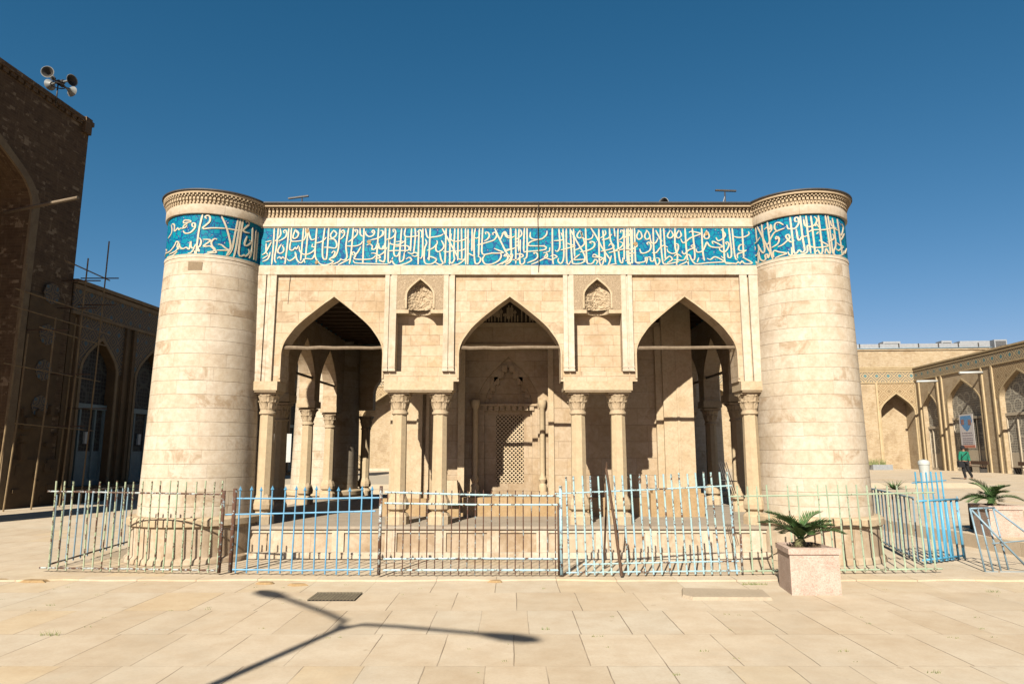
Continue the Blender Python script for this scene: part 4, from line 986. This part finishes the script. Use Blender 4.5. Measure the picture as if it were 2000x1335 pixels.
for k in range(8):
    b = Vector((.84, .45, 0))*(k/7)+Vector((.0, -.02, 0)); MB().tube([b, b+Vector((-.02, .02, .86))], .017, 6).build('bar', M['brightblue'], f7)
for z in (.04, .86): MB().tube([(-.04, -.02, z), (.84, .43, z)], .016, 6).build('rail', M['brightblue'], f7)
MB().tube([(.87, .45, -.03), (.85, .47, .9)], .014, 6).build('post', M['greyblue'], f7)
# broken piece with brace at the right
r = tag(empty('fence_frame', (6.35, 9.53, .0)), 'broken grey blue metal frame with diagonal brace at the right edge', 'fence')
for k in range(4): MB().tube([(k*.14, k*.05, 0), (-.04+k*.14, .12+k*.05, .84)], .013, 6).build('bar', M['greyblue'], r)
MB().tube([(-.04, .12, .84), (.4, .27, .84)], .014, 6).build('rail', M['greyblue'], r)
MB().tube([(0, 0, .02), (1.2, .0, .02)], .012, 6).build('rail', M['greyblue'], r)
MB().tube([(-.02, .12, .82), (.62, 0, .02)], .014, 6).build('brace', M['greyblue'], r)
MB().tube([(.38, .27, .84), (.95, .1, .3)], .014, 6).build('brace', M['greyblue'], r)
MB().tube([(.2, .1, .38), (.7, .1, .42)], .008, 6).build('brace', M['greyblue'], r)
# curved pipe rail lying in front of each tower plinth (its shadow shows as an arc)
# leaning sticks
def stick(lab, a, b, r0, mt):
    o = MB().tube([Vector(a)-Vector(a), (Vector(b)-Vector(a))*.5+Vector((.01, 0, 0)), Vector(b)-Vector(a)], r0, 7, r0*.8).build('wooden_stake', M[mt], None, a)
    tag(o, lab, 'stake')
stick('thick reddish brown stake leaning against the front of the pale blue fence', (1.40, 9.08, .05), (1.235, 9.12, 1.40), .021, 'darkwood')
stick('thin dark stake leaning behind the pale blue fence', (1.26, 9.75, .05), (1.27, 9.3, 1.47), .016, 'darkwood')
r = tag(empty('iron_rake', (2.98, 9.6, .05)), 'bent dark iron rods tied to the fence corner like a rake', 'rake')
for k in range(5): MB().tube([(k*.025, 0, .95+k*.01), (-.1+k*.025, .05, 1.42-k*.0)], .006, 5).build('tine', M['darkmetal'], r)
MB().tube([(-.12, 0, 1.18), (.12, 0, 1.16)], .008, 5).build('crossbar', M['darkmetal'], r)
MB().tube([(.05, 0, 0), (.04, .0, .97)], .01, 5).build('handle', M['rust'], r)

# ------------------------------------------------ planters and palms
def palm(loc, lab, n=15, s=1.0, seed=1, lift=.35):
    rnd = random.Random(seed)
    t = tag(empty('palm_plant', loc), lab, 'plant', 'small palms in planters')
    MB().lathe([(0, -.03), (.06, -.02), (.075, .04), (.05, .1), (0, .12)], 0, 0, 10).build('trunk', M['stem'], t)
    for k in range(n):
        a = 2*math.pi*k/n+rnd.uniform(-.25, .25); el = rnd.uniform(R(28), R(82)); ln = s*rnd.uniform(.30, .46)
        P = []; p = Vector((0, 0, .08)); d = el
        for i in range(11):
            P.append(p.copy()); p = p+Vector((math.cos(a)*math.cos(d), math.sin(a)*math.cos(d), math.sin(d)))*(ln/10); d -= R(7)
        m = MB().tube(P, .006*s, 5, .002)
        for i in range(2, 11):
            for sub in (0, .5):
                q = P[i] if sub == 0 or i == 10 else (P[i]+P[i+1])/2
                dr = (P[i]-P[i-1]).normalized(); sd3 = dr.cross(Vector((0, 0, 1))).normalized(); up = sd3.cross(dr)
                for sg in (-1, 1):
                    l = s*.15*(1-abs(i-5)/9)*rnd.uniform(.8, 1.1)
                    tip = q+(sd3*sg*.8+dr*.75+up*.25).normalized()*l
                    w_ = dr*.008*s
                    mid = (q+tip)/2+up*.006
                    m.face([q-w_, mid-w_*1.2, tip, mid+w_*1.2, q+w_])
        m.build('frond', M['leaf'], t)
    return t
poly = [(-.29, -.3), (.29, -.3), (.24, .3), (-.22, .26)]
def planter(loc, lab, rz=0, s=1.0):
    t = tag(empty('planter', loc, rz), lab, 'planter', 'pink granite planters'); t.scale = (s, s, s)
    bot = [(x*.98, y*.98) for x, y in poly]
    m = MB(); m.prism(bot, 0, .45); m.build('body', M['granite'], t)
    ou = [(x*1.04, y*1.04) for x, y in poly]; inn = [(x*.86, y*.86) for x, y in poly]
    m = MB()
    for i in range(4):
        j = (i+1) % 4
        m.face([(*ou[i], .45), (*ou[j], .45), (*ou[j], .51), (*ou[i], .51)]); m.face([(*ou[i], .51), (*ou[j], .51), (*inn[j], .52), (*inn[i], .52)]); m.face([(*inn[j], .44), (*inn[i], .44), (*inn[i], .52), (*inn[j], .52)])
        m.face([(*ou[j], .45), (*ou[i], .45), (*bot[i], .449), (*bot[j], .449)])
    m.build('rim', M['granite'], t)
    m = MB(); m.face([(*p, .485) for p in inn])
    for k in range(120):
        x, y = random.uniform(-.2, .2), random.uniform(-.22, .2); m.tube([(x, y, .48), (x+random.uniform(-.05, .05), y+random.uniform(-.05, .05), .5+random.random()*.03)], .004, 3)
    m.build('soil', M['soil'], t)
    return t
planter((3.47, 8.42, 0), 'pink granite planter standing in front of the fence by the right tower')
palm((3.44, 8.42, .48), 'small dark green palm in the planter in front of the fence', 17, 1.22, 3)
planter((8.22, 11.95, .22), 'pink granite planter on the raised terrace at the right edge', 0, .98)
palm((8.2, 11.95, .70), 'small palm in the planter on the raised terrace', 16, 1.1, 8)
b = tag(empty('signboard', (8.55, 12.9, .22), R(12)), 'small dark electrical box beside the terrace planter', 'box'); b.name = 'electrical_box'
MB().box(-.12, .12, -.06, .06, .0, .46).build('case', M['darkmetal'], b); MB().box(-.10, .10, -.068, -.0601, .04, .42).build('cover', M['bluedoor'], b)
# far planter and bins
f = tag(empty('flower_trough', (29.4, 56.4, .22)), 'grey stone trough with dry plants against the far wall', 'planter')
MB().box(-.2, 1.4, -.3, .3, 0, .42).build('trough', M['metal'], f)
m = MB()
for k in range(160):
    x, y = random.uniform(-.5, .9), random.uniform(-.25, .25); m.face([(x, y, .4), (x+.04, y, .4), (x+random.uniform(-.2, .2), y+random.uniform(-.2, .2), .4+random.uniform(.2, .6))])
m.build('dry_plant', M['weed'], f)
f = tag(empty('shrub', (14.6, 26.6, .22)), 'low spiky green plant on the terrace right of the pavilion', 'plant')
m = MB()
for k in range(60):
    a = random.uniform(0, 6.3); l = random.uniform(.3, .8); m.face([(.03*math.cos(a+1.5), .03*math.sin(a+1.5), 0), (-.03*math.cos(a+1.5), -.03*math.sin(a+1.5), 0), (l*math.cos(a), l*math.sin(a), random.uniform(.05, .45))])
m.build('leaves', M['leaf'], f)
bn = tag(empty('waste_bin', (19.3, 32.5, .22)), 'white waste bin with rounded lid on the terrace', 'bin')
MB().lathe([(0, 0), (.18, 0), (.18, .03), (.235, .85), (0, .85)], 0, 0, 20).build('body', M['whiteplastic'], bn)
MB().lathe([(.25, .82), (.255, .9), (.235, .98), (.16, 1.04), (0, 1.07)], 0, 0, 20).build('lid', M['whiteplastic'], bn)
k = MB().box(12.4, 18.6, 27.6, 28.1, .2, .42).build('kerb', M['palestone']); struct(k)
k = MB().box(-14, -3.6, 24, 34, -.02, .34); k.box(-13.6, -4, 24.5, 34, .34, .5); struct(k.build('stone_steps', M['palestone']))
t = tag(empty('dry_thistle', (-4.55, 21.0, 0)), 'tall dry thistle stalk standing beyond the left bay of the pavilion', 'plant')
MB().tube([(0, 0, 0), (.02, 0, .8), (-.02, .02, 1.5)], .012, 5).build('stalk', M['darkwood'], t)
m = MB(); random.seed(4)
for k in range(60):
    a = random.uniform(0, 6.3); z = random.uniform(1.05, 1.55); r_ = random.uniform(.05, .2)
    m.tube([(0, 0, z-.12), (r_*math.cos(a), r_*math.sin(a), z)], .006, 3)
m.build('seed_head', M['darkwood'], t)
t = tag(empty('notice_board', (-7.4, 22.2, 0), R(5)), 'small pale notice board on a post seen between the left tower and first column', 'sign')
MB().tube([(0, 0, 0), (0, 0, 2.0)], .025, 6).build('post', M['greyblue'], t); MB().box(-.3, .3, -.05, -.03, 1.3, 2.2).build('board', M['whitepaint'], t)
# benches by the right arcade
def bench(s_, lab, ln=2.2):
    q = Vector((34.3, 58, .22))+Vector((-math.sin(ang), -math.cos(ang), 0))*s_+Vector((-math.cos(ang), math.sin(ang), 0))*.7
    t = tag(empty('bench', q, R(-90)-ang), lab, 'bench', 'low benches by the right arcade')
    for y in (-.2, -.05, .1): MB().box(0, ln, y, y+.12, .4, .44).build('seat_slat', M['darkwood'], t)
    MB().box(0, ln, .26, .3, .55, .8).build('backrest', M['darkwood'], t)
    for x in (.2, ln-.25): MB().box(x, x+.06, -.2, .28, 0, .4).build('leg', M['darkmetal'], t)
bench(7.6, 'low dark bench under the poster window'); bench(13.0, 'low dark bench under the window at the right edge')
# poster
q = Vector((34.3, 58, 0))+Vector((-math.sin(ang), -math.cos(ang), 0))*6.3+Vector((-math.cos(ang), math.sin(ang), 0))*.12
po = tag(empty('poster', q, R(-90)-ang), 'tall poster with a blue picture above lines of writing hung on the arcade window', 'poster')
MB().box(0, 1.75, -.02, .0, 1.95, 4.4).build('sheet', M['posterwhite'], po)
MB().box(.0, 1.75, -.026, -.0201, 1.95, 2.15).build('red_border', M['posterred'], po)
m = MB(); m.face([(.2, -.024, 4.3), (1.5, -.024, 4.3), (1.65, -.024, 3.9), (1.2, -.024, 3.3), (.9, -.024, 3.15), (.6, -.024, 3.3), (.1, -.024, 3.8)][::-1]); m.build('picture', M['posterblue'], po)
m = MB()
for cx_, cz_ in ((.42, 3.85), (1.3, 3.8)): MB().prism([(cx_+.2*math.cos(t), -.028+.003*math.sin(t)) for t in [k*.7 for k in range(9)]], cz_-.2, cz_+.2).build('portrait', M['posterskin'], po)
m = MB()
for z in (3.0, 2.82, 2.62, 2.48, 2.34, 2.22):
    x = .25
    while x < 1.5:
        l = random.uniform(.05, .18); m.box(x, x+l, -.026, -.0202, z, z+.035); m.box(x+l*.3, x+l*.3+.02, -.026, -.0202, z+.03, z+.09); x += l+.04
m.build('writing', M['ink'], po)
# small stones and the slab in the foreground
sb = MB(); sb.prism([(1.98, 7.86), (2.86, 7.84), (2.93, 8.32), (2.0, 8.42), (1.9, 8.0)], 0, .032, [(2.0, 7.88), (2.85, 7.87), (2.91, 8.3), (2.01, 8.4), (1.92, 8.01)])
tag(sb.build('stone_slab', M['slab']), 'loose flat pale stone slab lying left of the front planter', 'stone slab')
gr = tag(empty('drain_grate', (-1.98, 8.02, 0)), 'rectangular dark iron drain grate set in the paving', 'drain grate')
MB().box(-.26, .26, -.2, .2, .001, .006).build('pit', M['dark'], gr)
m = MB()
for k in range(14): m.box(-.26+k*.0385, -.247+k*.0385, -.2, .2, .007, .014)
for k in range(9): m.box(-.26, .26, -.2+k*.048, -.188+k*.048, .0145, .019)
m.build('grid', plain('grate_iron', (.24, .2, .13), (.15, .12, .08), 14, .7), gr)
gr.rotation_euler = (0, 0, 0)
random.seed(21)
def clod(x, y, lab, l=.2):
    m = MB(); P = [(l*math.cos(t)*random.uniform(.6, 1.1), l*.45*math.sin(t)*random.uniform(.6, 1.1)) for t in [k*.7 for k in range(9)]]
    m.prism(P, 0, .025, [(a*.7, b*.7) for a, b in P]); tag(m.build('broken_stone', M['patch'], None, (x, y, .0)), lab, 'stone', 'broken paving bits')
clod(-3.05, 8.8, 'brown broken paving bit in front of the blue gate post', .16); clod(-2.62, 8.7, 'brown paving bit right of the first, before the blue gate', .13); clod(-6.0, 8.95, 'dark crumbled paving bit at the left of the green fence', .22); clod(-6.45, 9.0, 'smaller dark paving bit at the far left foreground', .15)
clod(-.2, 8.93, 'crumbled kerb piece at the edge before the rusty gate', .12)
# weeds in the joints
m = MB()
def tuft(x, y, s, n):
    for k in range(n):
        a = random.uniform(0, 6.3); b = s*random.uniform(.4, 1); bx, by = x+random.uniform(-1, 1)*s*1.6, y+random.uniform(-1, 1)*s*.4
        m.face([(bx, by, 0), (bx+.006, by, 0), (bx+math.cos(a)*b*.6, by+math.sin(a)*b*.6, b)])
for (x, y, s, n) in [(-4.1, 6.4, .06, 26), (-4.9, 7.6, .03, 10), (.3, 6.6, .03, 10), (.75, 6.35, .03, 10), (2.7, 5.9, .03, 10), (3.1, 5.35, .035, 12), (4.3, 5.8, .03, 10), (5.6, 8.3, .05, 18), (6.1, 8.4, .04, 14), (2.9, 8.75, .05, 40), (3.05, 8.75, .05, 30), (1.2, 5.3, .025, 9)]: tuft(x, y, s, n)
for k in range(80):
    tuft(random.uniform(-6, 7), random.uniform(4.8, 8.9), random.uniform(.008, .022), 5)
o = m.build('weeds', M['weed']); o['kind'] = 'stuff'; o['label'] = 'small weeds growing in the paving joints'; o['category'] = 'weeds'

# ------------------------------------------------ the walker
def skin_mesh(name, V, E, Rr, mat, parent, sub=2):
    me = bpy.data.meshes.new(name); me.from_pydata(V, E, []); ob = bpy.data.objects.new(name, me); col.objects.link(ob)
    md = ob.modifiers.new('s', 'SKIN')
    for i, r_ in enumerate(Rr): me.skin_vertices[0].data[i].radius = r_ if isinstance(r_, tuple) else (r_, r_)
    me.skin_vertices[0].data[0].use_root = True
    md.use_smooth_shade = True
    ob.modifiers.new('u', 'SUBSURF').levels = sub
    dg = bpy.context.evaluated_depsgraph_get(); n = bpy.data.meshes.new_from_object(ob.evaluated_get(dg))
    bpy.data.objects.remove(ob); n.materials.clear(); n.materials.append(mat); n.name = name
    for p in n.polygons: p.use_smooth = True
    return link(name, n, parent)
pe = tag(empty('person', (23.9, 36.6, .22), R(0)), 'person in a green jacket and black trousers walking across the terrace with a bag', 'person')
# walks to the left-away, body faces -X a little; x to the right of the picture
V = [(0, 0, .92), (0, 0, 1.12), (.0, 0, 1.32), (0, 0, 1.44), (-.01, 0, 1.52), (-.02, 0, 1.62), (-.02, 0, 1.68),
     (-.08, -.02, .86), (-.13, -.04, .48), (-.05, -.05, .07), (-.18, -.1, .04), (.09, .02, .86), (.16, .02, .48), (.36, .04, .12), (.28, 0, .05),
     (-.19, 0, 1.38), (-.26, -.02, 1.12), (-.3, -.1, .92), (-.31, -.12, .84), (.19, 0, 1.38), (.26, .02, 1.12), (.24, -.06, .9), (.23, -.09, .82)]
Ed = [(0, 1), (1, 2), (2, 3), (3, 4), (4, 5), (5, 6), (0, 7), (7, 8), (8, 9), (9, 10), (0, 11), (11, 12), (12, 13), (13, 14), (2, 15), (15, 16), (16, 17), (17, 18), (2, 19), (19, 20), (20, 21), (21, 22)]
Rd = [(.13, .1), (.12, .09), (.15, .1), (.06, .06), .055, .095, .08, .085, .055, .04, .03, .085, .055, .04, .03, .06, .042, .03, .03, .06, .042, .03, .03]
body = skin_mesh('body', V, Ed, Rd, M['skin'], pe)
skin_mesh('trousers', [V[i] for i in (0, 7, 8, 9, 11, 12, 13)], [(0, 1), (1, 2), (2, 3), (0, 4), (4, 5), (5, 6)], [(.155, .12), .105, .08, .065, .105, .08, .065], M['black'], pe)
skin_mesh('jacket', [(0, 0, .90), (0, 0, 1.12), (0, 0, 1.32), (0, 0, 1.45), V[15], V[16], (-.295, -.09, .95), V[19], V[20], (.243, -.05, .93)], [(0, 1), (1, 2), (2, 3), (2, 4), (4, 5), (5, 6), (2, 7), (7, 8), (8, 9)], [(.19, .14), (.165, .13), (.19, .135), (.08, .08), .085, .065, .055, .085, .065, .055], M['green'], pe)
m = MB(); m.lathe([(0, 1.50), (.075, 1.53), (.108, 1.62), (.1, 1.70), (.06, 1.755), (0, 1.765)], -.015, .02, 16); m.build('hair', M['black'], pe)
for i in (9, 13): 
    x, y, z = V[i]; MB().lathe([(0, -.09), (.05, -.08), (.055, -.02), (.04, .04), (0, .06)], 0, 0, 10).build('shoe', M['black'], pe, (x-.04, y, z+.02))
for (hx, hy, hz) in ((-.31, -.12, .82), (.23, -.09, .80)):
    m = MB()
    for k in range(5):
        a = (k-2)*.018; ln = .075 if k else .05
        m.tube([(hx+a, hy, hz), (hx+a*1.1, hy-.01, hz-ln*.6), (hx+a, hy-.03, hz-ln)], .009, 5)
    m.build('hand_fingers', M['skin'], pe)
bg_ = tag(empty('shoulder_bag', (23.62, 36.52, 1.0)), 'black bag hanging at the side of the walker in green', 'bag')
MB().box(-.13, .13, -.09, .09, -.16, .16).build('pouch', M['black'], bg_)
MB().tube([(-.08, 0, .16), (.1, -.04, .38), (.36, -.12, .66)], .014, 5).build('strap', M['black'], bg_)
